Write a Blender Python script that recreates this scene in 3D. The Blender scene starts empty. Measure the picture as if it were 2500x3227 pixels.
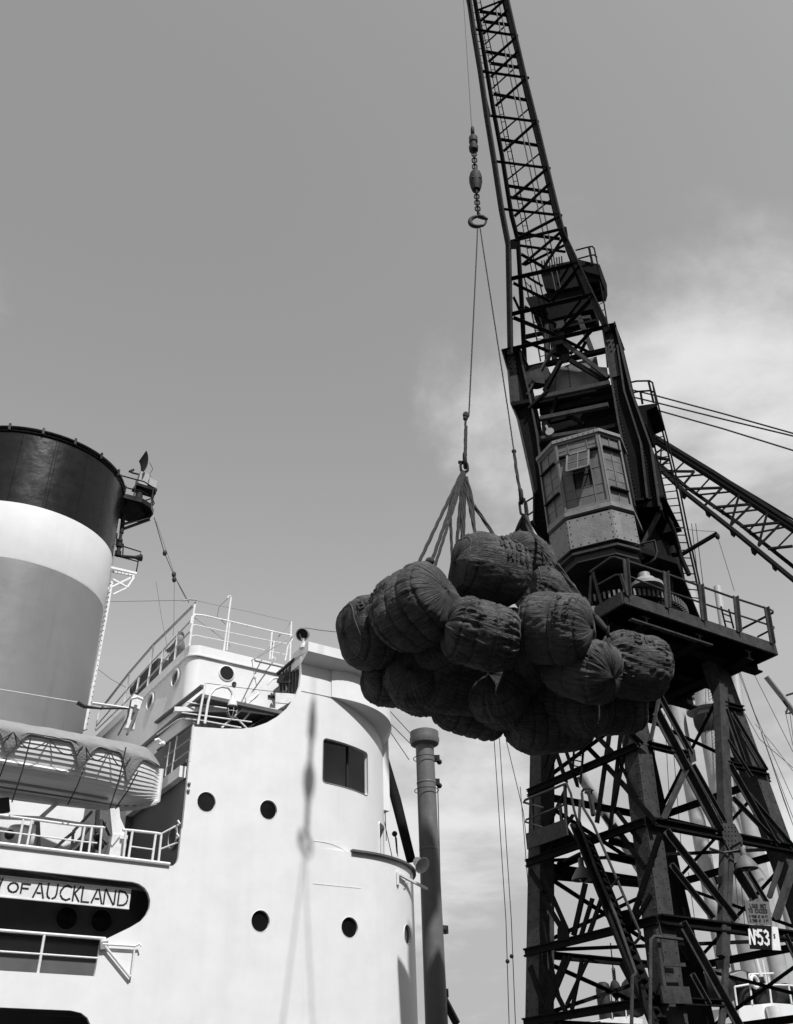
import bpy, bmesh, math, random
from mathutils import Vector as V, Matrix, noise as mnoise
from mathutils.geometry import tessellate_polygon
random.seed(7)
sc = bpy.context.scene
col = sc.collection
# ---------------------------------------------------------------- camera (calibrated from the picture's vanishing points)
FPX, TH, RHO, AZ = 2970.0, math.radians(34), math.radians(1.7), math.radians(56)
CAM = V((0, 0, 1.7))
cd = bpy.data.cameras.new('camera'); cam = bpy.data.objects.new('camera', cd); col.objects.link(cam)
cd.sensor_fit = 'HORIZONTAL'; cd.sensor_width = 36; cd.lens = 36 * FPX / 2500
cd.clip_start = .05; cd.clip_end = 20000
cam.matrix_world = Matrix.Translation(CAM) @ Matrix.Rotation(math.pi / 2 + TH, 4, 'X') @ Matrix.Rotation(-RHO, 4, 'Z')
sc.camera = cam
D0 = V((math.sin(AZ), math.cos(AZ), 0)); N0 = V((math.cos(AZ), -math.sin(AZ), 0))
# ---------------------------------------------------------------- light: one sun and the sky, black-and-white film
SUN = (N0 * .596 + D0 * -.045 + V((0, 0, .803))).normalized()
wd = bpy.data.worlds.new('World'); sc.world = wd; wd.use_nodes = True
nt = wd.node_tree; nt.nodes.clear()
def wn(t, **k):
    n = nt.nodes.new(t)
    for a, b in k.items(): setattr(n, a, b)
    return n
def lk(a, b): nt.links.new(a, b)
out = wn('ShaderNodeOutputWorld'); bg = wn('ShaderNodeBackground'); bg.inputs[1].default_value = .1
sky = wn('ShaderNodeTexSky', sky_type='NISHITA', sun_disc=False)
sky.sun_elevation = math.asin(SUN.z); sky.sun_rotation = math.atan2(SUN.x, SUN.y)
sky.air_density = 1.0; sky.dust_density = 1.6
bw = wn('ShaderNodeRGBToBW'); lk(sky.outputs[0], bw.inputs[0])
def wm(op, a, b, clamp=False):
    n = wn('ShaderNodeMath', operation=op, use_clamp=clamp)
    for i, x in enumerate((a, b)):
        if isinstance(x, (int, float)): n.inputs[i].default_value = x
        else: lk(x, n.inputs[i])
    return n.outputs[0]
tc = wn('ShaderNodeTexCoord'); sx = wn('ShaderNodeSeparateXYZ'); lk(tc.outputs['Generated'], sx.inputs[0])
zz = wm('ADD', wm('MAXIMUM', sx.outputs[2], 0.0), .22)
cx = wn('ShaderNodeCombineXYZ'); lk(wm('DIVIDE', sx.outputs[0], zz), cx.inputs[0]); lk(wm('DIVIDE', sx.outputs[1], zz), cx.inputs[1])
mp = wn('ShaderNodeMapping'); lk(cx.outputs[0], mp.inputs[0]); mp.inputs[1].default_value = (-35.109, -7.15, 3.28)
mp.inputs[3].default_value = (1.0, 1.0, 1)
nz1 = wn('ShaderNodeTexNoise'); nz1.inputs['Scale'].default_value = 1.073; nz1.inputs['Detail'].default_value = 9; nz1.inputs['Roughness'].default_value = .6; nz1.inputs['Distortion'].default_value = .25
lk(mp.outputs[0], nz1.inputs[0])
mr = wn('ShaderNodeMapRange', interpolation_type='SMOOTHSTEP'); lk(nz1.outputs[0], mr.inputs[0])
mr.inputs[1].default_value = .49; mr.inputs[2].default_value = .68
SKYGAIN, CLOUD = 2.4, 8.0
clear = wm('MINIMUM', wm('MULTIPLY', bw.outputs[0], SKYGAIN), 4.9)
mix = wn('ShaderNodeMix', data_type='FLOAT'); lk(mr.outputs[0], mix.inputs[0]); lk(clear, mix.inputs[2]); mix.inputs[3].default_value = CLOUD
lk(mix.outputs[0], bg.inputs[0]); lk(bg.outputs[0], out.inputs[0])
sl = bpy.data.lights.new('sun', 'SUN'); sl.energy = 4.8; sl.angle = math.radians(.8); sl.color = (1, 1, 1)
so = bpy.data.objects.new('sun', sl); col.objects.link(so); so.rotation_euler = SUN.to_track_quat('Z', 'Y').to_euler(); so.location = (10, -20, 40)
sc.view_settings.view_transform = 'Standard'; sc.view_settings.look = 'None'; sc.view_settings.exposure = 0; sc.view_settings.gamma = 1
sc.render.engine = 'CYCLES'; sc.render.resolution_x = 793; sc.render.resolution_y = 1024
# ---------------------------------------------------------------- frames: a sight line of the calibrated camera meets a real plane
def ray(px, py):
    x = (px - 1250) / FPX; y = (1613.5 - py) / FPX; c, s = math.cos(RHO), math.sin(RHO)
    X, Y = x * c + y * s, -x * s + y * c
    return V((X, math.cos(TH) - Y * math.sin(TH), math.sin(TH) + Y * math.cos(TH)))
D = V((math.sin(AZ), math.cos(AZ), 0)); N = V((math.cos(AZ), -math.sin(AZ), 0)); Z = V((0, 0, 1))
def hit(px, py, p0, nrm):
    r = ray(px, py); return CAM + r * ((p0 - CAM).dot(nrm) / r.dot(nrm))
def atY(px, py, Y): return hit(px, py, V((0, Y, 0)), V((0, 1, 0)))
KS = 18.0                                     # ship side to camera
def S(u, k, z): return D * u - N * (KS + k) + Z * z
def SP(px, py, k=0): return hit(px, py, S(0, k, 0), N)
def uz(px, py, k=0):
    p = SP(px, py, k); return p.dot(D), p.z
# ---------------------------------------------------------------- mesh builder
def perp(a, up=Z):
    a = a.normalized(); s = a.cross(up)
    if s.length < 1e-4: s = a.cross(V((1, 0, 0)))
    s.normalize(); return s, s.cross(a).normalized()
class MB:
    def __init__(self): self.v = []; self.f = []
    def add(self, vs, fs):
        o = len(self.v); self.v += [V(x) for x in vs]; self.f += [tuple(i + o for i in f) for f in fs]; return self
    def hexa(self, q): return self.add(q, [(0, 3, 2, 1), (4, 5, 6, 7), (0, 1, 5, 4), (1, 2, 6, 5), (2, 3, 7, 6), (3, 0, 4, 7)])
    def beam(self, p, q, w, h, up=Z, w2=None, h2=None):
        s, u = perp(q - p, up); w2 = w2 or w; h2 = h2 or h
        c = [(-.5, -.5), (.5, -.5), (.5, .5), (-.5, .5)]
        return self.hexa([p + s * a * w + u * b * h for a, b in c] + [q + s * a * w2 + u * b * h2 for a, b in c])
    def ell(self, p, q, w, t, up=Z, fa=1, fb=1):      # steel angle: two legs
        s, u = perp(q - p, up)
        self.beam(p + s * fa * w / 2 + u * fb * t / 2, q + s * fa * w / 2 + u * fb * t / 2, w, t, up)
        return self.beam(p + s * fa * t / 2 + u * fb * (w / 2 + t / 2), q + s * fa * t / 2 + u * fb * (w / 2 + t / 2), t, w - t, up)
    def chan(self, p, q, w, h, t, up=Z):              # I section: flanges top and bottom, web
        s, u = perp(q - p, up)
        for e in (-1, 1): self.beam(p + u * e * (h - t) / 2, q + u * e * (h - t) / 2, w, t, up)
        return self.beam(p, q, t, h - 2 * t, up)
    def tube(self, pts, r, n=8, closed=False, r2=None):
        pts = [V(x) for x in pts]; m = len(pts); rings = []
        t0 = (pts[1] - pts[0]).normalized(); s, u = perp(t0)
        for i in range(m):
            if closed: t = pts[(i + 1) % m] - pts[i - 1]
            else: t = pts[min(i + 1, m - 1)] - pts[max(i - 1, 0)]
            t.normalize(); u = (u - t * u.dot(t)).normalized(); s = t.cross(u)
            rr = r if r2 is None else r + (r2 - r) * i / (m - 1)
            if isinstance(r, (list, tuple)): rr = r[i]
            rings.append([pts[i] + (s * math.cos(2 * math.pi * j / n) + u * math.sin(2 * math.pi * j / n)) * rr for j in range(n)])
        vs = [x for g in rings for x in g]; fs = []
        for i in range(m if closed else m - 1):
            a, b = i * n, ((i + 1) % m) * n
            for j in range(n): fs.append((a + j, a + (j + 1) % n, b + (j + 1) % n, b + j))
        if not closed: fs += [tuple(range(n))[::-1], tuple((m - 1) * n + j for j in range(n))]
        return self.add(vs, fs)
    def lathe(self, c, ax, prof, n=20, a0=0, a1=2 * math.pi, caps=True):      # prof: (radius, distance along axis)
        s, u = perp(ax); ax = ax.normalized(); full = abs(a1 - a0 - 2 * math.pi) < 1e-6; m = n if full else n + 1
        vs = []; fs = []
        for r, h in prof:
            for j in range(m):
                a = a0 + (a1 - a0) * j / n; vs.append(c + ax * h + (s * math.cos(a) + u * math.sin(a)) * r)
        for i in range(len(prof) - 1):
            for j in range(n): fs.append((i * m + j, i * m + (j + 1) % m, (i + 1) * m + (j + 1) % m, (i + 1) * m + j))
        if full and caps:
            if prof[0][0] > 1e-5: fs.append(tuple(range(m))[::-1])
            if prof[-1][0] > 1e-5: fs.append(tuple((len(prof) - 1) * m + j for j in range(m)))
        return self.add(vs, fs)
    def ball(self, c, r, ax=Z, n=12, st=1.0):
        return self.lathe(c, ax, [(max(1e-6, r * math.sin(math.pi * i / 8)), -r * st * math.cos(math.pi * i / 8)) for i in range(9)], n)
    def prism(self, poly, ext):                        # polygon (3D, planar) pushed along ext
        n = len(poly); ext = V(ext)
        tri = tessellate_polygon([[V(p) for p in poly]])
        vs = [V(p) for p in poly] + [V(p) + ext for p in poly]
        fs = [tuple(t) for t in tri] + [tuple(i + n for i in reversed(t)) for t in tri]
        fs += [(i, (i + 1) % n, n + (i + 1) % n, n + i) for i in range(n)]
        return self.add(vs, fs)
    def grid(self, rows, closed_u=False):
        m = len(rows[0]); vs = [p for r in rows for p in r]; fs = []
        for i in range(len(rows) - 1):
            for j in range(m if closed_u else m - 1): fs.append((i * m + j, i * m + (j + 1) % m, (i + 1) * m + (j + 1) % m, (i + 1) * m + j))
        return self.add(vs, fs)
    def domes(self, pts, nrm, r):                      # rivet heads
        s, u = perp(nrm); nrm = nrm.normalized()
        for p in pts:
            vs = [p + (s * math.cos(a) + u * math.sin(a)) * r for a in [i * math.pi / 3 for i in range(6)]]
            vs += [p + nrm * r * .6 + (s * math.cos(a) + u * math.sin(a)) * r * .6 for a in [i * math.pi / 3 for i in range(6)]]
            self.add(vs, [(i, (i + 1) % 6, 6 + (i + 1) % 6, 6 + i) for i in range(6)] + [(6, 7, 8, 9, 10, 11)])
        return self
def arc(c, a, b, r, t0, t1, n):
    return [c + a * r * math.cos(t0 + (t1 - t0) * i / n) + b * r * math.sin(t0 + (t1 - t0) * i / n) for i in range(n + 1)]
def lerp(a, b, t): return a + (b - a) * t
# ---------------------------------------------------------------- objects
def thing(name, loc, label, cat, group=None):
    o = bpy.data.objects.new(name, None); col.objects.link(o); o.location = loc; o.empty_display_size = .3
    o['label'] = label; o['category'] = cat
    if group: o['group'] = group
    return o
def rootloc(p):
    l = V((0, 0, 0))
    while p is not None: l = l + p.location; p = p.parent
    return l
def mesh_of(name, mb, m, off, smooth=None):
    me = bpy.data.meshes.new(name); me.from_pydata([v - off for v in mb.v], [], mb.f); me.materials.append(m)
    bm = bmesh.new(); bm.from_mesh(me); bmesh.ops.recalc_face_normals(bm, faces=bm.faces); bm.to_mesh(me); bm.free()
    if smooth:
        me.polygons.foreach_set('use_smooth', [True] * len(me.polygons)); me.set_sharp_from_angle(angle=math.radians(smooth))
    return me
def part(name, mb, m, parent, smooth=None, kind=None, label=None):
    o = bpy.data.objects.new(name, mesh_of(name, mb, m, rootloc(parent), smooth)); col.objects.link(o); o.parent = parent
    if kind: o['kind'] = kind
    if label: o['label'] = label
    return o
def single(name, mb, m, loc, label, cat, group=None, smooth=None, kind=None):
    o = bpy.data.objects.new(name, mesh_of(name, mb, m, V(loc), smooth)); col.objects.link(o); o.location = loc
    if kind: o['kind'] = kind
    if kind != 'structure': o['label'] = label; o['category'] = cat
    if group: o['group'] = group
    return o
def cut(o, cutters):
    dg = bpy.context.evaluated_depsgraph_get; tmp = []
    for c in cutters:
        me = bpy.data.meshes.new('c'); off = rootloc(o) if o.parent is None else rootloc(o.parent)
        me.from_pydata(c.v, [], c.f); bm = bmesh.new(); bm.from_mesh(me); bmesh.ops.recalc_face_normals(bm, faces=bm.faces); bm.to_mesh(me); bm.free()
        x = bpy.data.objects.new('c', me); col.objects.link(x); tmp.append(x)
        md = o.modifiers.new('b', 'BOOLEAN'); md.operation = 'DIFFERENCE'; md.solver = 'EXACT'; md.object = x
    bpy.context.view_layer.update()
    me = bpy.data.meshes.new_from_object(o.evaluated_get(dg())); o.modifiers.clear(); o.data = me
    for x in tmp: bpy.data.objects.remove(x)
# ---------------------------------------------------------------- materials (greys: the photograph is black and white)
def mat(name, v, rough=.5, var=.12, sc_=3.0, bump=0.0, bsc=20., metal=0, streak=0, dark=None, spec=.5, stretch=(1, 1, 1)):
    m = bpy.data.materials.new(name); m.use_nodes = True; t = m.node_tree; b = t.nodes['Principled BSDF']
    L = t.links.new
    def nn(k): return t.nodes.new(k)
    tcn = nn('ShaderNodeTexCoord'); mpn = nn('ShaderNodeMapping'); L(tcn.outputs['Object'], mpn.inputs[0]); mpn.inputs[3].default_value = stretch
    nz = nn('ShaderNodeTexNoise'); nz.inputs['Scale'].default_value = sc_; nz.inputs['Detail'].default_value = 8; nz.inputs['Roughness'].default_value = .65
    L(mpn.outputs[0], nz.inputs[0])
    r = nn('ShaderNodeMapRange'); L(nz.outputs[0], r.inputs[0]); r.inputs[1].default_value = .3; r.inputs[2].default_value = .7
    r.inputs[3].default_value = v * (1 - var); r.inputs[4].default_value = v * (1 + var)
    val = r.outputs[0]
    if streak:
        m2 = nn('ShaderNodeMapping'); L(tcn.outputs['Object'], m2.inputs[0]); m2.inputs[3].default_value = (2.6, 2.6, .16)
        n2 = nn('ShaderNodeTexNoise'); n2.inputs['Scale'].default_value = 1.6; n2.inputs['Detail'].default_value = 6; L(m2.outputs[0], n2.inputs[0])
        r2 = nn('ShaderNodeMapRange'); L(n2.outputs[0], r2.inputs[0]); r2.inputs[1].default_value = .52; r2.inputs[2].default_value = .75; r2.inputs[3].default_value = 1; r2.inputs[4].default_value = 1 - streak
        mu = nn('ShaderNodeMath'); mu.operation = 'MULTIPLY'; L(val, mu.inputs[0]); L(r2.outputs[0], mu.inputs[1]); val = mu.outputs[0]
    cc = nn('ShaderNodeCombineColor')
    for i in range(3): L(val, cc.inputs[i])
    L(cc.outputs[0], b.inputs['Base Color'])
    b.inputs['Roughness'].default_value = rough; b.inputs['Metallic'].default_value = metal; b.inputs['Specular IOR Level'].default_value = spec
    r3 = nn('ShaderNodeMapRange'); L(nz.outputs[0], r3.inputs[0]); r3.inputs[3].default_value = max(.03, rough - .15); r3.inputs[4].default_value = min(1, rough + .15); L(r3.outputs[0], b.inputs['Roughness'])
    if bump:
        n3 = nn('ShaderNodeTexNoise'); n3.inputs['Scale'].default_value = bsc; n3.inputs['Detail'].default_value = 5; L(mpn.outputs[0], n3.inputs[0])
        bp = nn('ShaderNodeBump'); bp.inputs['Strength'].default_value = bump; bp.inputs['Distance'].default_value = .05; L(n3.outputs[0], bp.inputs['Height']); L(bp.outputs[0], b.inputs['Normal'])
    return m
M = dict(
    white=mat('white_ship_paint', .79, .42, .045, 1.4, .22, 1.3, streak=.035),
    white2=mat('white_fitting_paint', .74, .45, .10, 6, .1, 20),
    cream=mat('buff_mast_paint', .40, .5, .12, 2.5, .1, 12, streak=.2),
    funnel=mat('buff_funnel_paint', .19, .42, .07, 1.2, .12, 3, streak=.1),
    black=mat('black_funnel_paint', .004, .27, .5, 2.6, .22, 3, spec=.34),
    post=mat('grey_post_paint', .13, .5, .15, 2.5, .1, 12, streak=.25),
    plate=mat('grey_notice_paint', .13, .6, .2, 8),
    hull=mat('black_hull_paint', .02, .45, .3, 1.5),
    teak=mat('teak', .10, .55, .3, 12, .2, 40, stretch=(3, 3, 3)),
    shade=mat('shaded_bulkhead_paint', .11, .5, .15, 2),  # dark paint; shade of recesses and passages is partly in its colour
    dark=mat('dark_interior', .012, .6, .3, 4),
    glass=mat('dark_port_glass', .008, .12, .2, 4),
    canvas=mat('grey_canvas', .27, .85, .12, 5, .35, 30),
    rope=mat('manila_rope', .055, .9, .3, 40, .6, 160),
    drope=mat('tarred_rope', .035, .8, .3, 40, .4, 100),
    steel=mat('shaded_crane_paint', .010, .8, .4, 5, .15, 30, streak=.25, spec=.06),  # crane paint taken near black, its shade put into the colour
    steel2=mat('weathered_lit_crane_paint', .048, .7, .4, 6, .2, 30, streak=.3, spec=.15),  # paler copy: sunlight on lit members is put into the colour
    cab=mat('grey_cab_paint', .19, .6, .22, 5, .15, 25, streak=.25),
    frame=mat('window_frame_paint', .135, .6, .2, 8),
    pane=mat('dirty_cab_glass', .115, .5, .3, 5, .05, 10, streak=.3),
    hpane=mat('hatch_glass', .05, .2, .5, 9),
    wire=mat('wire_rope', .02, .6, .3, 60),
    iron=mat('forged_iron', .025, .6, .4, 18, .3, 60, spec=.15),
    grey=mat('grey_paint', .30, .5, .12, 6),
    letter=mat('stencil_black', .006, .7, .3, 20),
    wletter=mat('white_lettering', .75, .6, .1, 10),
    brick=mat('dark_brick', .10, .9, .3, 1.2, .2, 6),
    quay=mat('quay_asphalt', .035, .85, .25, .8, .3, 8),
    water=mat('harbour_water', .012, .12, .3, .3, .5, 1.2),
    cloth=mat('dark_clothing', .05, .9, .3, 15), skin=mat('skin', .28, .6, .05, 10), cloth2=mat('grey_pullover', .11, .9, .2, 15),
)
# ================================================================ SETTING below the frame: quay and harbour water
mb = MB(); mb.hexa([S(-300, -.9, -.6), S(300, -.9, -.6), S(300, -400, -.6), S(-300, -400, -.6), S(-300, -.9, 0), S(300, -.9, 0), S(300, -400, 0), S(-300, -400, 0)])
single('quay', mb, M['quay'], (0, 0, 0), '', '', kind='structure')
mb = MB(); mb.hexa([S(-300, -1.0, -4), S(300, -1.0, -4), S(300, -2.2, -4), S(-300, -2.2, -4), S(-300, -1.0, -.6), S(300, -1.0, -.6), S(300, -2.2, -.6), S(-300, -2.2, -.6)])
single('quay_wall', mb, M['quay'], (0, 0, 0), 'concrete quay wall below the crane rails', 'wall', kind='structure')
mb = MB(); mb.add([(-3000, -3000, -3), (3000, -3000, -3), (3000, 3000, -3), (-3000, 3000, -3)], [(0, 1, 2, 3)])
single('harbour_water', mb, M['water'], (0, 0, 0), '', '', kind='structure')
# long brick warehouse added unseen behind the viewer to hold back low sky
wh = thing('skyblocker', S(0, -30, 0), 'long dark brick warehouse along the land side of the quay', 'building')
part('wall', MB().hexa([S(u, k, z) for z in (0, 17) for u, k in ((-70, -30), (70, -30), (70, -50), (-70, -50))]), M['brick'], wh)
part('roof', MB().prism([S(-71, -29.6, 17), S(-71, -40, 20), S(-71, -50.4, 17)], D * 142), M['hull'], wh)
for i in range(14):
    u = -62 + i * 9.5; o = part('loading_door', MB().hexa([S(a, b, z) for z in (.05, 4.2) for a, b in ((u, -29.9), (u + 3.6, -29.9), (u + 3.6, -30.05), (u, -30.05))]), M['teak'], wh)
    for z in (7, 12): w = part('window', MB().hexa([S(a, b, zz) for zz in (z, z + 2) for a, b in ((u + .8, -29.95), (u + 2.8, -29.95), (u + 2.8, -30.05), (u + .8, -30.05))]), M['glass'], wh); part('sill', MB().beam(S(u + .6, -29.9, z - .08), S(u + 3, -29.9, z - .08), .2, .12), M['grey'], w)
# ================================================================ SHIP
c1 = lambda x, y: (x * .4137, 1300 + y * .4137)
c2 = lambda x, y: (x * .4137, 1850 + y * .4137)
c3 = lambda x, y: (x * .4137, 2500 + y * .4137)
c4 = lambda x, y: (500 + x * .4728, 1850 + y * .4728)
c5 = lambda x, y: (700 + x * .4728, 2500 + y * .4728)
ship = thing('cargo_ship', S(0, 0, -3), 'white cargo ship superstructure with portholes and a banded funnel, moored at the quay', 'ship')
def tubes(name, lines, r, m='white2', parent=None, n=7):
    return [part(name, MB().tube(l, r, n), M[m], parent or ship, smooth=40) for l in lines]
mb = MB(); hp = [(-45, 1), (-40, .05), (45, .05), (62, 9), (45, 18), (-40, 18), (-45, 17)]
mb.prism([S(u, k, -3.5) for u, k in hp], (0, 0, 5.6)); part('hull', mb, M['hull'], ship)
def plan(s, ua, R, off=0.0):          # s: length along the wall, straight until ua then a quarter round of radius R, then the front
    if s <= 0: return ua + s, -off
    a = s / R
    if a < math.pi / 2: return ua + (R + off) * math.sin(a), R - (R + off) * math.cos(a)
    return ua + R + off, R + (s - R * math.pi / 2)
def wallsolid(ua, R, u0, z0, z1, front, off=0, th=.08, ns=36):
    ss = [u0 - ua] + [R * math.pi / 2 * i / ns for i in range(ns + 1)] + [R * math.pi / 2 + front]
    o = [plan(s, ua, R, off) for s in ss]; i = [plan(s, ua, R, off - th) for s in ss]
    mb = MB(); vs = []; n = len(ss)
    for z in (z0, z1):
        vs += [S(u, k, z) for u, k in o]; vs += [S(u, k, z) for u, k in i]
    f = []
    for j in range(n - 1):
        f += [(j, j + 1, 2 * n + j + 1, 2 * n + j), (n + j, 3 * n + j, 3 * n + j + 1, n + j + 1), (j, n + j, n + j + 1, j + 1), (2 * n + j, 2 * n + j + 1, 3 * n + j + 1, 3 * n + j)]
    f += [(0, 2 * n, 3 * n, n), (n - 1, 2 * n - 1, 4 * n - 1, 3 * n - 1)]
    return mb.add(vs, f)
def curve_hit(px, py, ua, R):
    r = ray(px, py); rd, rk = r.dot(D), -r.dot(N)      # plan coordinates: camera at (0, -KS)
    prev = None; s = -8.0
    while s < R * 1.57:
        u, k = plan(s, ua, R); c = u * rk - (k + KS) * rd
        if prev is not None and prev * c <= 0: break
        prev = c; s += .01
    t = (k + KS) / rk if abs(rk) > 1e-6 else u / rd
    return s, CAM.z + r.z * t
def prism_uz(poly, k0=-.6, k1=.6):
    mb = MB(); return mb.prism([S(u, k0, z) for u, z in poly], -N * (k1 - k0))
LOW, UPP = (11.0, 2.45), (9.9, 3.05)
def nrm_at(s, W):
    a = max(0, min(math.pi / 2, s / W[1])); return (N * math.cos(a) + D * math.sin(a)).normalized()
def pt_at(s, z, W, off=0.0):
    u, k = plan(s, W[0], W[1], off); return S(u, k, z)
lowcut, uppcut = [], []
ports = []
for px, py, W, lst in ((821, 2903, LOW, lowcut), (1102, 2923, LOW, lowcut), (1285, 2945, LOW, lowcut), (650, 2527, UPP, uppcut), (846, 2552, UPP, uppcut)):
    s, z = curve_hit(px, py, *W); c = pt_at(s, z, W); nv = nrm_at(s, W); rr = .197
    mb = MB(); mb.lathe(c - nv * .3, nv, [(rr, 0), (rr, .6)], 28); lst.append(mb); ports.append((c, nv, rr))
# promenade openings in the lower wall
nose = [c3(1010, 675), c3(1060, 690), c3(1105, 722), c3(1132, 765), c3(1145, 815), c3(1140, 875), c3(1118, 925), c3(1080, 970), c3(1000, 1018), c3(820, 1105), c3(770, 1122), c3(720, 1395)]
pl = [uz(*p) for p in nose]; pl = [(-10.5, 5.93)] + pl + [(-10.5, pl[-1][1])]
lowcut.append(prism_uz(pl))
lowcut.append(prism_uz([(-10.5, 3.76), (5.2, 3.76), (5.38, 3.73), (5.5, 3.66), (5.58, 3.54), (5.6, 3.4), (5.6, 2.5), (-10.5, 2.5)]))
lowcut.append(prism_uz([(-13, 6.27), (6.66, 6.27), (6.75, 6.29), (6.81, 6.36), (6.83, 6.45), (6.83, 8), (-13, 8)]))
lw = part('side_wall', wallsolid(*LOW, -12, 2.1, 7.0, 9), M['white'], ship); cut(lw, lowcut)
sco = [(612, 2290), (700, 2296), (760, 2297), (800, 2292), (840, 2278), (875, 2258), (908, 2230), (932, 2196), (945, 2160), (949, 2120), (948, 2045)]
sc_uz = [uz(*p) for p in sco]
uppcut.append(prism_uz([(6, sc_uz[0][1])] + sc_uz + [(sc_uz[-1][0], 13), (6, 13)]))
s0, za = curve_hit(1018, 2325, *UPP); s1, _ = curve_hit(1158, 2365, *UPP); _, zb = curve_hit(1014, 2465, *UPP)
def rrect(x0, x1, y0, y1, r, n=5):
    o = []
    for cx_, cy_, a in ((x1 - r, y1 - r, 0), (x0 + r, y1 - r, 90), (x0 + r, y0 + r, 180), (x1 - r, y0 + r, 270)):
        for i in range(n + 1):
            t = math.radians(a + 90 * i / n); o.append((cx_ + r * math.cos(t), cy_ + r * math.sin(t)))
    return o
def densify(p, m):
    o = []
    for i in range(len(p)):
        a, b = p[i], p[(i + 1) % len(p)]; k = max(1, int(math.hypot(b[0] - a[0], b[1] - a[1]) / m))
        o += [(a[0] + (b[0] - a[0]) * j / k, a[1] + (b[1] - a[1]) * j / k) for j in range(k)]
    return o
wp = densify(rrect(s0, s1, zb, za, .09), .12)
mb = MB(); n_ = len(wp); tri = tessellate_polygon([[V((a, b, 0)) for a, b in wp]])
mb.add([pt_at(a, b, UPP, .4) for a, b in wp] + [pt_at(a, b, UPP, -.5) for a, b in wp], [tuple(t) for t in tri] + [tuple(n_ + i for i in t) for t in tri] + [(i, (i + 1) % n_, n_ + (i + 1) % n_, n_ + i) for i in range(n_)])
uppcut.append(mb)
# narrow door window on the curve, low down
s2, zc = curve_hit(1193, 2590, *UPP); s3, zd = curve_hit(1207, 2668, *UPP)
wp2 = densify(rrect(s2, s3 + .15, 7.05, zc, .07), .12)
mb = MB(); n_ = len(wp2); tri = tessellate_polygon([[V((a, b, 0)) for a, b in wp2]])
mb.add([pt_at(a, b, UPP, .4) for a, b in wp2] + [pt_at(a, b, UPP, -.5) for a, b in wp2], [tuple(t) for t in tri] + [tuple(n_ + i for i in t) for t in tri] + [(i, (i + 1) % n_, n_ + (i + 1) % n_, n_ + i) for i in range(n_)])
uppcut.append(mb)
uw = part('bridge_wall', wallsolid(*UPP, 6.85, 7.0, 11.3, 8), M['white'], ship); cut(uw, uppcut)
for o in (lw, uw):
    o.data.polygons.foreach_set('use_smooth', [True] * len(o.data.polygons)); o.data.set_sharp_from_angle(angle=math.radians(25))
for c, nv, rr in ports:
    mb = MB(); mb.lathe(c - nv * .05, nv, [(rr * .80, 0), (rr * 1.0, .0), (rr * .998, .052), (rr * 1.02, .056), (rr * 1.05, .052), (rr * 1.05, .03)], 28, caps=False)
    o = part('porthole', mb, M['white'], ship, smooth=30)
    part('glass', MB().lathe(c - nv * .046, nv, [(1e-5, 0), (rr * .98, 0), (rr * .98, -.01), (1e-5, -.012)], 28), M['glass'], o)
# window frame, interior and post
mb = MB(); mb.tube([pt_at(a, b, UPP, .0) for a, b in wp], .012, 6, closed=True); wf = part('wing_window', mb, M['grey'], ship)
part('frame_post', MB().beam(pt_at(lerp(s0, s1, .66), zb - .1, UPP, -.25), pt_at(lerp(s0, s1, .66), za + .1, UPP, -.25), .05, .05, N), M['dark'], wf)
mb = MB(); mb.tube([pt_at(a, b, UPP, .012) for a, b in wp2], .018, 6, closed=True); part('door_window', mb, M['white2'], ship)
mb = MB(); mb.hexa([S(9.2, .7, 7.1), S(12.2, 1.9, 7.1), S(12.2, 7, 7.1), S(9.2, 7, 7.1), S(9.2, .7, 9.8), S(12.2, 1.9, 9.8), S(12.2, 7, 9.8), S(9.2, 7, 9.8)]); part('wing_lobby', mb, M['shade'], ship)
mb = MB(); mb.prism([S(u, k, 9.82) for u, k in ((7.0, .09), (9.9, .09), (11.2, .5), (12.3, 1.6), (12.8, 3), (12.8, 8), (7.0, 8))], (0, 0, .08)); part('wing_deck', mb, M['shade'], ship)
mb = MB(); mb.prism([S(u, k, 6.0) for u, k in ((-11, .1), (11, .1), (12.6, .9), (13.2, 2.3), (13.2, 9), (-11, 9))], (0, 0, .12)); part('boat_deck', mb, M['shade'], ship)
mb = MB(); mb.prism([S(u, k, 3.85) for u, k in ((-11, .1), (11, .1), (12.6, .9), (13.2, 2.3), (13.2, 9), (-11, 9))], (0, 0, .10)); part('promenade_deck', mb, M['shade'], ship)
# flared wind deflector round the wing top, and its coaming
mb = MB(); LIP = (10.15, 2.72); r0, r1, r2 = [], [], []
for i in range(33):
    t = i / 32; sl_ = t * LIP[1] * 1.57; su = max(0, .28 + t * UPP[1] * 1.5)
    r0.append(pt_at(su, 10.46 - .62 * min(1, t * 1.3) * (1 if t < .78 else .3), UPP, .004)); r1.append(pt_at(sl_, 10.45 - .14 * t, LIP, .015 + .24 * math.sin(math.pi * min(1, t / .74)))); r2.append(pt_at(sl_, 11.34, LIP, .015 + .16 * math.sin(math.pi * min(1, t / .74))))
mb.grid([r0, r1, r2]); part('wind_deflector', mb, M['white'], ship, smooth=40)
mb = MB(); cA = [uz(*p) for p in ((949, 2041), (949, 2074), (949, 2091))]
za, zb_ = cA[0][1], cA[2][1]
mb.hexa([S(9.33, 0, zb_), S(11.4, 0, zb_), S(11.4, .5, zb_), S(9.33, .5, zb_), S(9.33, -.34, za - .22), S(11.4, -.34, za - .22), S(11.4, .5, za - .1), S(9.33, .5, za - .1)])
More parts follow.
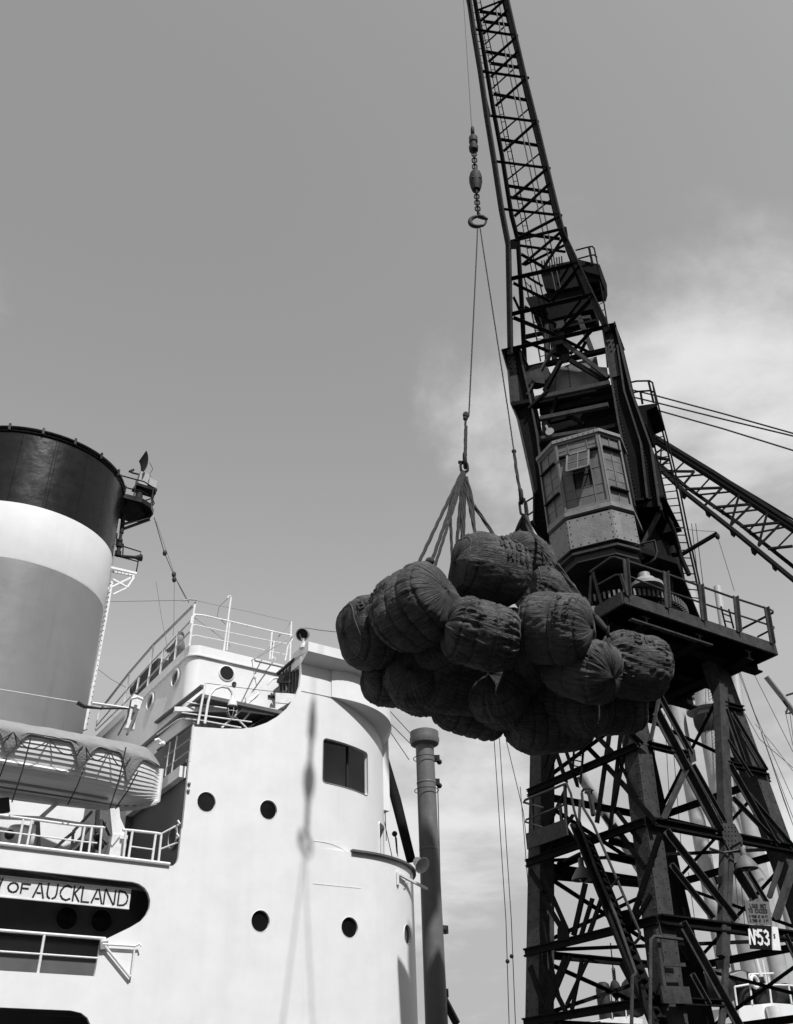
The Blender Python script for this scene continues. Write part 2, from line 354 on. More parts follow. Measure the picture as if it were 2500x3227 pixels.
mb.hexa([S(9.33, -.34, za - .22), S(11.4, -.34, za - .22), S(11.4, .5, za - .22), S(9.33, .5, za - .22), S(9.33, -.34, za + .02), S(11.4, -.34, za + .02), S(11.4, .5, za + .02), S(9.33, .5, za + .02)])
part('wing_coaming', mb, M['white'], ship)
for u in (10.1, 10.75): part('coaming_bracket', MB().prism([S(u, 0, zb_), S(u, -.34, za - .22), S(u, 0, za - .22)], D * .02), M['white'], ship)
# teak cap on the lower bulwark
st = LOW[1]
caps = [pt_at(-.3 + i * .12, 7.03, LOW, .02) for i in range(42)]
mb = MB()
for a, b in zip(caps, caps[1:]): mb.beam(a, b, .11, .045)
part('bulwark_cap', mb, M['teak'], ship)
# weld seam lines, faint ledges of the plating
for a, b in ((c5(605, 602), c5(925, 634)), (c5(610, 318), c5(860, 346))):
    part('plate_seam', MB().beam(SP(*a, -.004), SP(*b, -.003), .006, .006, N), M['white'], ship)
part('plate_seam', MB().beam(SP(*c4(952, 693), -.004), SP(*c4(1165, 737), -.004), .012, .008, N), M['grey'], ship)
# ---- promenade recess
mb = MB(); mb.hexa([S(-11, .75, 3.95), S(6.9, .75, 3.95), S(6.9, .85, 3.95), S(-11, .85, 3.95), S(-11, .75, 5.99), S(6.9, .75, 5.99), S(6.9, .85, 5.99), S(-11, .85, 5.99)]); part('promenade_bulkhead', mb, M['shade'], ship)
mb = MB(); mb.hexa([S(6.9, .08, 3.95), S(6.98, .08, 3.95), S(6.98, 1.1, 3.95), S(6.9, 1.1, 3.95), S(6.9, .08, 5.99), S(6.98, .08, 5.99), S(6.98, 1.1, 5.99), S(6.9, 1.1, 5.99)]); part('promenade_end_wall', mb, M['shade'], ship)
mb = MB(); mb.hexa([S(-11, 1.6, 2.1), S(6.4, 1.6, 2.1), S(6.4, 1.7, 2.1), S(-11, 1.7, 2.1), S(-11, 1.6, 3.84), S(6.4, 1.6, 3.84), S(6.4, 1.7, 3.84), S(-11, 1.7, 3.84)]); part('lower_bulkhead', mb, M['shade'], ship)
for p in (c3(507, 952), c3(772, 972)):
    c = SP(*p, .74); mb = MB().lathe(c, N, [(.205, 0), (.225, .02), (.20, .03), (.19, .01)], 24, caps=False); o = part('porthole', mb, M['shade'], ship, smooth=30)
    part('glass', MB().lathe(c, N, [(1e-5, .008), (.19, .008), (.19, 0)], 24), M['glass'], o)
mb = MB().tube([S(-10, .68, 4.98), S(6.8, .68, 4.98)], .03, 8); part('storm_rail', mb, M['dark'], ship)
mb = MB().beam(S(-10, .45, 5.93), S(6.6, .45, 5.93), .09, .10); part('soffit_beam', mb, M['grey'], ship)
part('soffit_pipe', MB().tube([SP(*c3(200, 590), .3), SP(*c3(760, 690), .3), SP(*c3(1060, 722), .3)], .03), M['grey'], ship)
rz = [uz(*p)[1] for p in (c3(350, 1070), c3(330, 1225), c3(290, 1380))]
rail = part('promenade_rail', MB().tube([S(-10, .04, rz[0]), S(uz(*c3(810, 1105))[0], .04, rz[0])], .028), M['white2'], ship, smooth=40)
part('middle_rail', MB().tube([S(-10, .04, rz[1]), S(5.56, .04, rz[1])], .017), M['white2'], rail, smooth=40)
for i in range(8): part('stanchion', MB().tube([S(4.56 - 1.45 * i, .04, rz[2] - .03), S(4.56 - 1.45 * i, .04, rz[0])], .024), M['white2'], rail, smooth=40)
# name board with cut letters
a, b = SP(*c3(1000, 740), .14), SP(*c3(985, 876), .14)
ub, ztop, zbot = a.dot(D), a.z, b.z
nb = part('name_board', MB().hexa([S(-1.2, .14, zbot), S(ub, .14, zbot), S(ub, .20, zbot), S(-1.2, .20, zbot), S(-1.2, .14, ztop), S(ub, .14, ztop), S(ub, .20, ztop), S(-1.2, .20, ztop)]), M['white2'], ship)
part('board_ledge', MB().beam(S(-1.2, .15, zbot - .012), S(ub, .15, zbot - .012), .05, .022), M['white2'], nb)
part('board_ledge', MB().beam(S(-1.2, .15, ztop + .012), S(ub, .15, ztop + .012), .05, .022), M['white2'], nb)
GL = {'A': [[(0, 0), (.42, .93)], [(.58, .93), (1, 0)], [(.34, .30), (.66, .30)]], 'U': [[(.02, 1), (.02, .35), (.12, .12), (.32, .02)], [(.6, .02), (.85, .12), (.95, .35), (.95, 1)]],
      'C': [[(.92, .9), (.6, 1), (.3, .9), (.08, .62), (.05, .42)], [(.1, .28), (.3, .08), (.6, 0), (.92, .12)]], 'K': [[(.05, 0), (.05, 1)], [(.9, 1), (.22, .55)], [(.3, .45), (.92, 0)]],
      'L': [[(.05, 1), (.05, .12)], [(.05, .0), (.8, .0)]], 'N': [[(.04, 0), (.04, .95)], [(.12, 1), (.88, 0)], [(.96, .05), (.96, 1)]], 'D': [[(.05, 0), (.05, 1)], [(.2, 1), (.6, .95), (.92, .7), (.94, .55)], [(.94, .4), (.85, .2), (.6, .04), (.2, 0)]],
      'O': [[(.45, 1), (.18, .88), (.02, .6), (.02, .4), (.18, .12), (.45, 0)], [(.6, 0), (.85, .12), (.98, .4), (.98, .6), (.85, .88), (.6, 1)]], 'F': [[(.05, 0), (.05, 1)], [(.2, 1), (.85, 1)], [(.2, .52), (.7, .52)]],
      'Y': [[(0, 1), (.45, .5)], [(1, 1), (.55, .5)], [(.5, .42), (.5, 0)]], 'T': [[(0, 1), (1, 1)], [(.5, .92), (.5, 0)]], 'I': [[(.5, 0), (.5, 1)]],
      'S': [[(.9, .88), (.6, 1), (.25, .95), (.1, .75), (.3, .56), (.7, .44), (.9, .25), (.7, .05), (.4, 0), (.05, .12)]], 'M': [[(.05, 0), (.05, 1), (.5, .35), (.95, 1), (.95, 0)]],
      'B': [[(.05, 0), (.05, 1), (.6, 1), (.8, .85), (.8, .65), (.6, .53), (.05, .53)], [(.6, .53), (.9, .4), (.9, .15), (.65, 0), (.05, 0)]], 'H': [[(.05, 0), (.05, 1)], [(.95, 0), (.95, 1)], [(.05, .5), (.95, .5)]],
      '1': [[(.25, .8), (.5, 1), (.5, 0)]], '0': [[(.5, 1), (.15, .85), (.05, .5), (.15, .15), (.5, 0), (.85, .15), (.95, .5), (.85, .85), (.5, 1)]], '7': [[(.05, 1), (.95, 1), (.4, 0)]], '5': [[(.85, 1), (.2, 1), (.12, .55), (.5, .62), (.85, .45), (.88, .25), (.7, .05), (.4, 0), (.1, .1)]],
      '3': [[(.1, .9), (.45, 1), (.8, .88), (.82, .68), (.45, .53), (.88, .35), (.82, .1), (.45, 0), (.08, .1)]], '8': [[(.5, .54), (.18, .7), (.2, .92), (.5, 1), (.8, .92), (.82, .7), (.5, .54), (.12, .35), (.15, .08), (.5, 0), (.85, .08), (.88, .35), (.5, .54)]],
      'X': [[(0, 0), (1, 1)], [(0, 1), (1, 0)]], 'J': [[(.8, 1), (.8, .2), (.55, 0), (.25, .05), (.1, .25)]], 'R': [[(.05, 0), (.05, 1), (.65, 1), (.85, .82), (.85, .65), (.65, .5), (.05, .5)], [(.5, .5), (.95, 0)]], 'W': [[(0, 1), (.25, 0), (.5, .75), (.75, 0), (1, 1)]], 'E': [[(.9, 1), (.05, 1), (.05, 0), (.9, 0)], [(.05, .52), (.7, .52)]], 'P': [[(.05, 0), (.05, 1), (.7, 1), (.9, .75), (.7, .5), (.05, .5)]], '.': [[(.4, 0), (.4, .08)]], '4': [[(.7, 0), (.7, 1), (.05, .3), (.95, .3)]], '2': [[(.08, .8), (.3, 1), (.7, 1), (.9, .75), (.08, 0), (.92, 0)]]}
def glyph(mb, ch, o, ex, ey, w, t, nz_, dp=.006):
    for st_ in GL.get(ch, []):
        for p, q in zip(st_, st_[1:]):
            a = o + ex * p[0] + ey * p[1]; b = o + ex * q[0] + ey * q[1]; dd = (b - a).normalized() * t * .4
            mb.beam(a - dd, b + dd, t, dp, nz_)
    return mb
# letters from the photograph's spacing: (char, left px, right px, height share)
row = [('Y', -16, 10, 1), ('O', 62, 140, .62), ('F', 160, 238, .62), ('A', 262, 340, 1), ('U', 362, 440, 1), ('C', 458, 548, 1), ('K', 560, 615, 1), ('L', 625, 700, 1), ('A', 706, 785, 1), ('N', 795, 882, 1), ('D', 902, 980, 1)]
mid = (ztop + zbot) / 2
for ch, l, r, hs in row:
    y = 752 + (l - 500) * .08
    ul, ur = SP(*c3(l, y), .13).dot(D), SP(*c3(r, y), .13).dot(D); h = (ztop - zbot) * .80 * hs; zb2 = zbot + (ztop - zbot) * .10 + ((ztop - zbot) * .15 if hs < 1 else 0)
    part('letter', glyph(MB(), ch, S(ul, .137, zb2), D * (ur - ul), Z * h, ur - ul, .030, N), M['letter'], nb)
for i, ch in enumerate('TIC'):
    ul = 3.30 - i * .26
    part('letter', glyph(MB(), ch, S(ul, .137, zbot + (ztop - zbot) * .1), D * .2, Z * (ztop - zbot) * .8, .2, .030, N), M['letter'], nb)
# folding bracket on the side
br = part('ladder_bracket', MB().tube([SP(*c3(780, 1150), -.06), SP(*c3(1030, 1165), -.06)], .02).tube([SP(*c3(800, 1165), -.06), SP(*c3(990, 1400), -.06)], .024).tube([SP(*c3(1028, 1165), -.06), SP(*c3(1000, 1395), -.06)], .016), M['white2'], ship, smooth=40)
part('bracket_hook', MB().tube([SP(*c3(1030, 1165), -.06), SP(*c3(1065, 1148), -.08), SP(*c3(1075, 1165), -.1)], .018), M['white2'], br)
part('bracket_hinge', MB().beam(SP(*c3(790, 1130), -.03), SP(*c3(790, 1190), -.03), .14, .08, N), M['grey'], br)
for p in (c3(1370, 232), c3(1362, 330)): part('wall_cleat', MB().tube([SP(p[0] - 6, p[1] + 6, -.05), SP(p[0], p[1], -.08), SP(p[0] - 6, p[1] - 10, -.05)], .02), M['white2'], ship)
for p in (c2(1442, 1497), c2(1436, 1550)): part('wall_cleat', MB().ball(SP(*p, -.02), .035), M['grey'], ship)
# ---- boat deck: rail, davit, deck house behind
e = uz(*c3(1290, 550))[0]
part('deck_edge_rail', MB().tube([S(-11, -.02, 6.30), S(e, -.02, 6.30)], .035), M['white2'], ship, smooth=40)
part('deck_house', MB().hexa([S(-11, 2.6, 6.1), S(5.6, 2.6, 6.1), S(5.6, 9, 6.1), S(-11, 9, 6.1), S(-11, 2.6, 8.0), S(5.6, 2.6, 8.0), S(5.6, 9, 8.0), S(-11, 9, 8.0)]), M['white'], ship)
def dk(x, y, k=.12): return SP(*c3(x, y), k)
rl = part('boat_deck_rail', MB().tube([S(-11, .12, dk(400, 220).z), dk(580, 245), dk(800, 262)], .024), M['white2'], ship, smooth=40)
part('middle_rail', MB().tube([S(-11, .12, dk(300, 330).z), dk(640, 370), dk(740, 380)], .014), M['white2'], rl)
for x0, y0, x1, y1 in ((180, 190, 130, 440), (245, 200, 195, 440), (645, 260, 605, 480), (700, 260, 670, 485), (775, 262, 755, 490)):
    part('stanchion', MB().tube([dk(x0, y0), dk(x1, y1 + 14)], .022), M['white2'], rl, smooth=40)
r2_ = part('gangway_gate', MB().tube([dk(935, 280), dk(1010, 285), dk(1190, 305), dk(1225, 312)], .028).tube([dk(990, 405), dk(1170, 430)], .015), M['white2'], ship, smooth=40)
for x0, y0, x1, y1 in ((960, 282, 938, 510), (1010, 288, 975, 515), (1188, 308, 1155, 535), (1230, 315, 1205, 540)):
    part('stanchion', MB().tube([dk(x0, y0), dk(x1, y1 + 10)], .024), M['white2'], r2_, smooth=40)
tubes('hand_rail', [[dk(1225, 312, .15), SP(*c3(1370, 235), -.02)], [dk(1215, 430, .15), SP(*c3(1355, 375), -.02)]], .018)
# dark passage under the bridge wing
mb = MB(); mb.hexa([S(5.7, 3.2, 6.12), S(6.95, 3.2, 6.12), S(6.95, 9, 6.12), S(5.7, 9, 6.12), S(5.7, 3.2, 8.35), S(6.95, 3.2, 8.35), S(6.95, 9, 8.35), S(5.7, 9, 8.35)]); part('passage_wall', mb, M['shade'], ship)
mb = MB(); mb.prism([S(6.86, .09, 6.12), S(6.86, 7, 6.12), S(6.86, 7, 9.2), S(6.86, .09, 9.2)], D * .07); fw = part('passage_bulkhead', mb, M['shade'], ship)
for p, k in (((547, 2648), .9), ((553, 2625), 1.0)):
    pass
c = hit(547, 2640, S(6.84, 0, 0), D); mb = MB().lathe(c, -D, [(.23, 0), (.24, .03), (.2, .035), (.19, .01)], 22, caps=False); o = part('porthole', mb, M['grey'], ship, smooth=30); part('glass', MB().lathe(c, -D, [(1e-5, .012), (.19, .012), (.19, 0)], 22), M['glass'], o)
fA = [hit(*c2(*p), S(6.8, 0, 0), D) for p in ((1435, 1345), (1425, 1432))]; za_, zb2_ = fA[0].z, fA[1].z
part('deck_fascia', MB().hexa([S(6.70, .1, zb2_), S(6.84, .1, zb2_), S(6.84, 8, zb2_), S(6.70, 8, zb2_), S(6.70, .1, za_), S(6.84, .1, za_), S(6.84, 8, za_), S(6.70, 8, za_)]), M['white'], ship)
part('upper_deck', MB().hexa([S(6.80, .1, 8.36), S(12.0, 1.6, 8.36), S(12, 9, 8.36), S(6.80, 9, 8.36), S(6.80, .1, 8.44), S(12.0, 1.6, 8.44), S(12, 9, 8.44), S(6.80, 9, 8.44)]), M['shade'], ship)
# aft rail of the bridge deck (runs inboard)
AF = S(6.76, 0, 0)
def af(x, y): return hit(*c2(x, y), AF, D)
arl = part('aft_rail', MB().tube([af(1480, 1035), af(1255, 1200), af(1200, 1245)], .026), M['teak'], ship, smooth=40)
for l in ([af(1460, 1150), af(1255, 1300)], [af(1445, 1245), af(1245, 1395)]): part('middle_rail', MB().tube(l, .014), M['grey'], arl)
for x0, y0, x1, y1 in ((1475, 1040, 1445, 1330), (1355, 1125, 1310, 1410), (1300, 1180, 1262, 1440)): part('stanchion', MB().tube([af(x0, y0), af(x1, y1)], .02), M['white2'], arl)
# davit post with head and falls
dv = part('davit', MB().hexa([S(*q) for q in [(lambda p, k: (p.dot(D), k, p.z))(SP(*c3(x, y), .35), kk) for kk in (.25, .55) for x, y in ((815, 495), (930, 510), (962, 330), (845, 320))]]), M['white2'], ship)
part('davit_arm', MB().beam(SP(*c3(885, 330), .35), SP(*c3(865, 120), .35), .18, .14, N).beam(SP(*c3(945, 320), .35), SP(*c3(890, 195), .35), .12, .05, N), M['white2'], dv)
part('davit_stay', MB().beam(SP(*c3(840, 320), .32), SP(*c3(780, 200), .32), .03, .12, N).beam(SP(*c3(775, 200), .32), SP(*c3(700, 480), .5), .05, .10, N).beam(SP(*c3(820, 390), .32), SP(*c3(770, 340), .32), .03, .12, N), M['shade'], dv)
part('davit_block', MB().beam(SP(*c3(745, 130), .3), SP(*c3(735, 300), .3), .06, .1, N).ball(SP(*c3(757, 395), .3), .10).ball(SP(*c3(742, 330), .3), .08), M['dark'], dv)
for l in ([c3(570, 290), c3(500, 345), c3(420, 420), c3(405, 460)], [c3(700, 140), c3(560, 290), c3(548, 400)], [c3(690, 260), c3(560, 400), c3(490, 460)]):
    part('deck_pipe', MB().tube([SP(*p, .9) for p in l], .03), M['grey'], ship, smooth=40)
part('deck_pipe', MB().tube([SP(*c3(0, 180), .6), SP(*c3(320, 195), .6), SP(*c3(680, 250), .6)], .045), M['white2'], ship, smooth=40)
part('deck_pipe', MB().tube([SP(*c3(280, 215), 1), SP(*c3(290, 450), 1)], .06), M['grey'], ship, smooth=40)
part('deck_strut', MB().beam(SP(*c3(300, 195), .7), SP(*c3(430, 80), .7), .08, .12, N), M['white2'], ship)
part('deck_winch', MB().lathe(SP(*c3(60, 330), .8), D, [(.2, 0), (.2, .35), (.28, .36), (.28, .42), (.1, .43)], 16).lathe(SP(*c3(150, 320), 1.0), Z, [(.3, -.4), (.32, 0), (.2, .15), (.01, .2)], 16), M['white2'], ship, smooth=30)
part('winch_brake', MB().ball(SP(*c3(72, 315), .6), .09), M['dark'], ship); part('winch_motor', MB().beam(SP(*c3(20, 40), .5), SP(*c3(30, 150), .5), .2, .1, N), M['dark'], ship)
part('skylight_box', MB().beam(SP(*c3(590, 475), 1.2), SP(*c3(670, 400), 1.2), .25, .3, N), M['shade'], ship)
# ---- upper bridge house
UH = 1.2
za1 = uz(*c4(250, 385), UH)[1]; zb1 = uz(*c4(215, 440), UH)[1]
def house(u0, k0, z0, z1, R=.28, uend=12.5, kend=9):
    pts = [(uend, k0)] + [(u0 + R - R * math.sin(a), k0 + R - R * math.cos(a)) for a in [math.pi / 2 * i / 8 for i in range(9)]] + [(u0, kend), (uend, kend)]
    return MB().prism([S(u, k, z0) for u, k in pts], (0, 0, z1 - z0))
u_c = uz(600, 2100, UH)[0] - .02
part('bridge_house', house(u_c, UH, 8.45, zb1 - .0), M['white'], ship, smooth=30)
part('roof_edge', house(u_c - .03, UH - .03, zb1 + .002, za1, R=.3), M['white'], ship, smooth=30)
part('roof_strake', house(u_c - .05, UH - .05, zb1 - .03, zb1 + .0, R=.3), M['white2'], ship, smooth=30)
for p in ((714, 2122),):
    c = SP(*p, UH); mb = MB().lathe(c, N, [(.20, 0), (.20, .02), (.175, .03), (.17, .005)], 24, caps=False); o = part('porthole', mb, M['white'], ship, smooth=30); part('glass', MB().lathe(c, N, [(1e-5, .008), (.172, .008), (.172, 0)], 24), M['glass'], o)
c = SP(*c4(502, 648), UH); part('vent_hole', MB().lathe(c, N, [(.055, 0), (.055, .03), (.04, .03), (1e-5, .02)], 12), M['dark'], ship)
AH = S(u_c, 0, 0)
def ah(x, y): return hit(*c2(x, y), AH, D)
for p in ((1347, 695), (1156, 875)):
    c = ah(*p); mb = MB().lathe(c, -D, [(.23, 0), (.23, .05), (.195, .06), (.185, .01)], 24, caps=False); o = part('porthole', mb, M['white2'], ship, smooth=30); part('glass', MB().lathe(c, -D, [(1e-5, .015), (.186, .015), (.186, 0)], 24), M['glass'], o)
# roof rails: aft side (inboard run) and starboard side
A3 = S(u_c + .05, 0, 0)
def a3(x, y): return hit(*c2(x, y), A3, D)
rr_ = part('roof_rail', MB().tube([a3(1475, 140), a3(1170, 440), a3(985, 655), a3(770, 930)], .036), M['grey'], ship, smooth=40)
for l in ([a3(1470, 240), a3(1160, 570), a3(975, 775), a3(735, 1060)], [a3(1455, 330), a3(1145, 680), a3(965, 870), a3(730, 1095)]): part('middle_rail', MB().tube(l, .02), M['grey'], rr_)
for x0, y0, x1, y1 in ((1490, 105, 1440, 455), (1170, 445, 1120, 785), (990, 650, 945, 910), (1355, 350, 1330, 560), (1245, 480, 1215, 690), (1060, 690, 1040, 800), (750, 960, 725, 1090), (885, 890, 850, 1050)): part('stanchion', MB().tube([a3(x0, y0), a3(x1, y1)], .026), M['white2'], rr_, smooth=40)
def s4(x, y, k=UH + .06): return SP(*c4(x, y), k)
sr = part('side_roof_rail', MB().tube([s4(215, 245), s4(225, 200), s4(245, 185), s4(300, 190), s4(440, 222), s4(750, 295), s4(890, 325)], .026), M['white2'], ship, smooth=40)
for l in ([s4(210, 300), s4(222, 258), s4(245, 252), s4(440, 297), s4(770, 365), s4(870, 380), s4(895, 345)], [s4(205, 370), s4(218, 328), s4(245, 322), s4(440, 362), s4(760, 432), s4(860, 455)]): part('middle_rail', MB().tube(l, .015), M['white2'], sr, smooth=40)
for x0, y0, x1, y1, r in ((245, 88, 205, 395, .028), (483, 70, 430, 460, .024), (475, 230, 455, 420, .02), (757, 290, 740, 480, .024), (770, 360, 755, 480, .018), (885, 232, 875, 495, .024), (865, 375, 845, 490, .02)): part('stanchion', MB().tube([s4(x0, y0), s4(x1, y1)], r), M['white2'], sr, smooth=40)
part('stanchion_crook', MB().tube([s4(483, 72), s4(478, 60), s4(466, 62), s4(462, 72)], .02), M['white2'], sr)
part('dodger_wire', MB().tube([s4(245, 88), s4(360, 115), s4(620, 168), s4(885, 232)], .008), M['grey'], sr)
part('dodger_wire', MB().tube([s4(462, 75), s4(405, 130), s4(390, 200), s4(450, 250)], .006), M['wire'], sr)
tubes('stay', [[s4(885, 232, 1.3), s4(740, 400, 1.3), s4(620, 490, .5)], [s4(920, 310, 1.3), s4(640, 480, .5)]], .014, 'grey')
tubes('roof_awning_bar', [[s4(640, 490, .5), s4(830, 535, .5)]], .024, 'grey')
tubes('stay', [[s4(622, 490, .5), s4(640, 600, .6), s4(655, 665, .7)], [s4(240, 205, 1.3), s4(430, 345, 1.3), s4(480, 400, 1.3)]], .008, 'grey')
part('stay_insulator', MB().ball(s4(642, 600, .6), .035, st=1.8), M['white2'], ship)
part('pipe_loop', MB().tube([s4(755, 480), s4(762, 468), s4(775, 472), s4(780, 488)], .02), M['white2'], ship)
# searchlight on the coaming
b_ = SP(*c4(965, 395), -.05); hd = SP(*c4(967, 315), -.05); ax = (SP(*c4(935, 310), -.25) - SP(*c4(990, 300), .1)).normalized()
sl_ = part('searchlight', MB().lathe(hd, ax, [(.02, -.20), (.09, -.19), (.13, -.08), (.155, .02), (.165, .1), (.14, .11), (.13, .06), (.01, .05)], 20), M['grey'], ship, smooth=35)
part('lens', MB().lathe(hd, ax, [(1e-5, .09), (.135, .085), (.14, .06)], 20), M['glass'], sl_)
part('pedestal', MB().lathe(b_ - Z * .06, Z, [(.10, 0), (.10, .06), (.05, .08), (.045, .20), (.07, .24), (.02, .26)], 14), M['white2'], sl_, smooth=35)
part('yoke', MB().tube([b_ + Z * .16, hd - D * .08 - Z * .08, hd - D * .1], .02), M['grey'], sl_)
tubes('stay', [[s4(975, 272, 0), s4(1090, 290, 0), s4(1240, 305, 0)]], .008, 'wire')
# slatted wooden screen and platform in the scoop
scr = part('slatted_screen', MB().beam(SP(*c4(790, 580), .9), SP(*c4(905, 482), .35), .05, .06), M['dark'], ship)
q = [(815, 560, 815, 705), (838, 545, 835, 705), (862, 525, 855, 705), (886, 505, 876, 706), (908, 490, 898, 706), (928, 482, 918, 708)]
for i, (x0, y0, x1, y1) in enumerate(q):
    k = lerp(.85, .35, i / 5); part('slat', MB().beam(SP(*c4(x0, y0), k), SP(*c4(x1, y1), k), .075, .03, N), M['teak'], scr)
part('screen_board', MB().beam(SP(*c4(795, 612), .8), SP(*c4(900, 620), .5), .05, .2), M['dark'], scr)
part('screen_back', MB().prism([SP(*c4(x, y), .95) for x, y in ((795, 590), (940, 475), (952, 640), (945, 712), (815, 712))], -N * .04), M['dark'], scr)
pf = part('wing_platform', MB().prism([SP(*c4(x, y), .25) for x, y in ((780, 705), (945, 712), (940, 738), (780, 832))], -N * .03), M['white2'], ship)
part('platform_floor', MB().prism([SP(*c4(780, 832), .25), SP(*c4(940, 738), .25), SP(*c4(940, 738), 1.15), SP(*c4(600, 940), 1.15), SP(*c4(600, 940), .3)], Z * .03), M['dark'], pf)
part('platform_board', MB().prism([SP(*c4(x, y), .3) for x, y in ((710, 640), (740, 622), (710, 690), (590, 790), (578, 735))], -N * .04), M['white2'], pf)
part('platform_beam', MB().beam(SP(*c4(520, 800), .3), SP(*c4(778, 835), .25), .06, .16, Z), M['white2'], pf)
part('platform_rail', MB().tube([SP(*c4(795, 605), .6), SP(*c4(760, 612), .5), SP(*c4(655, 720), .3), SP(*c4(420, 940), .2)], .026), M['white2'], pf, smooth=40)
part('platform_brace', MB().tube([SP(*c4(510, 865), .3), SP(*c4(590, 945), .3)], .022).tube([SP(*c4(640, 800), .3), SP(*c4(560, 895), .3)], .02), M['white2'], pf)
part('louvre', MB().beam(SP(*c4(730, 725), UH - .02), SP(*c4(778, 735), UH - .02), .04, .06, N), M['dark'], ship)
# wing rail with teak top and the bulkhead lamp on its crook
def w4(x, y, k=.10): return SP(*c4(x, y), k)
WA = hit(*c4(295, 655), S(uz(*c4(300, 655), .1)[0], 0, 0), D); ul_ = WA.dot(D)
def wa(x, y): return hit(*c4(x, y), S(ul_, 0, 0), D)
wr = part('wing_rail', MB().beam(wa(295, 660), wa(-15, 905), .10, .05), M['teak'], ship)
part('stanchion', MB().tube([w4(312, 640), w4(262, 915)], .026), M['white2'], wr, smooth=40)
for l in ([w4(190, 768, .4), w4(440, 808), w4(510, 815)], [w4(100, 830, .6), w4(330, 862), w4(620, 900)], [w4(-10, 985, 1.5), w4(130, 885, .9), w4(165, 876, .6), w4(300, 892), w4(550, 938)]): part('middle_rail', MB().tube(l, .016), M['white2'], wr, smooth=40)
part('dodger_wire', MB().tube([w4(312, 640), w4(470, 662), w4(700, 690), w4(940, 715)], .007), M['wire'], wr)
part('rail_board', MB().beam(w4(105, 815, .5), w4(520, 818, .3), .05, .10), M['white2'], wr)
lp = part('deck_lamp', MB().tube([w4(308, 910), w4(330, 770), w4(345, 715), w4(375, 680), w4(420, 664), w4(465, 672), w4(488, 700), w4(495, 738)], .030), M['white2'], ship, smooth=40)
lc = w4(490, 800)
part('lamp_cap', MB().lathe(lc, Z, [(.02, .27), (.045, .26), (.05, .18), (.10, .10), (.115, .0), (.11, -.02), (.02, -.02)], 16), M['white2'], lp, smooth=35)
part('lamp_collar', MB().lathe(lc - Z * .02, Z, [(.125, .03), (.13, 0), (.125, -.03), (.02, -.03)], 16), M['dark'], lp)
part('lamp_globe', MB().lathe(lc - Z * .05, Z, [(.09, 0), (.085, -.08), (.06, -.14), (.01, -.17)], 14), M['glass'], lp, smooth=40)
mb = MB()
for i in range(6):
    a = math.pi * i / 3; x = V((math.cos(a), math.sin(a), 0)); mb.tube([lc - Z * .04 + x * .115, lc - Z * .14 + x * .108, lc - Z * .21 + x * .07, lc - Z * .235], .006, 5)
mb.tube(arc(lc - Z * .12, V((1, 0, 0)), V((0, 1, 0)), .112, 0, 6.1, 18), .006, 5); part('lamp_cage', mb, M['white2'], lp)
# horn lamp below the cap
sg = part('side_light_bracket', MB().beam(pt_at(1.05, 6.72, LOW, .05), pt_at(2.15, 6.62, LOW, .32), .06, .05).beam(pt_at(1.05, 6.78, LOW, .02), pt_at(1.05, 6.5, LOW, .02), .08, .05), M['white2'], ship)
h0 = SP(*c5(1320, 470), 1.3); hx = (V((.5, -.6, -.55))).normalized()
part('horn', MB().lathe(h0, hx, [(.03, -.22), (.10, -.16), (.14, 0), (.20, .10), (.19, .11), (.12, .0), (.01, -.05)], 18), M['white2'], sg, smooth=35)
for l in ([(1165, 500), (1185, 560), (1220, 588), (1255, 560), (1265, 480)], [(1160, 500), (1180, 610), (1215, 640), (1235, 600)]):
    part('horn_cable', MB().tube([SP(*c5(x, y), .35) for x, y in l], .006, 5), M['wire'], sg)
# ---- funnel
def fring(z, grow=0.0, n=72, a0=0):
    Ra, Rb = 2.626 + grow, 2.358 + grow
    return [S(3.859 + Ra * math.cos(2 * math.pi * i / n), 7.5 + Rb * math.sin(2 * math.pi * i / n), z) for i in range(n)]
fu = part('funnel', MB().grid([fring(8), fring(10.5), fring(14.841)], True), M['funnel'], ship, smooth=40)
part('white_band', MB().grid([fring(14.82, .0), fring(14.84, .012), fring(16.56, .012), fring(16.565, 0)], True), M['white'], fu, smooth=40, label='white painted band round the funnel')
part('black_top', MB().grid([fring(16.563), fring(17.8), fring(19.09), fring(19.09, -.06), fring(18.0, -.06), fring(17.6, -2.2)], True), M['black'], fu, smooth=40, label='glossy black painted top of the funnel')
part('funnel_rim', MB().tube(fring(19.1, .02), .045, 8, closed=True).tube(fring(18.97, .025), .02, 6, closed=True), M['black'], fu, smooth=40)
for i in range(0, 72, 4):
    a = fring(19.1, .05)[i]; part('rim_lug', MB().beam(a - Z * .12, a + Z * .10, .07, .05, N), M['black'], fu)
for i in (50, 54, 58, 62, 66, 70):
    A_, B_ = fring(19.0, .004)[i], fring(16.6, .004)[i]; s_, u_ = perp(B_ - A_, N)
    part('riveted_seam', MB().domes([lerp(A_, B_, j / 40) + s_ * e for j in range(41) for e in (-.04, .04)], (A_ - S(3.86, 7.5, 17)).normalized(), .012), M['black'], fu, kind='stuff')
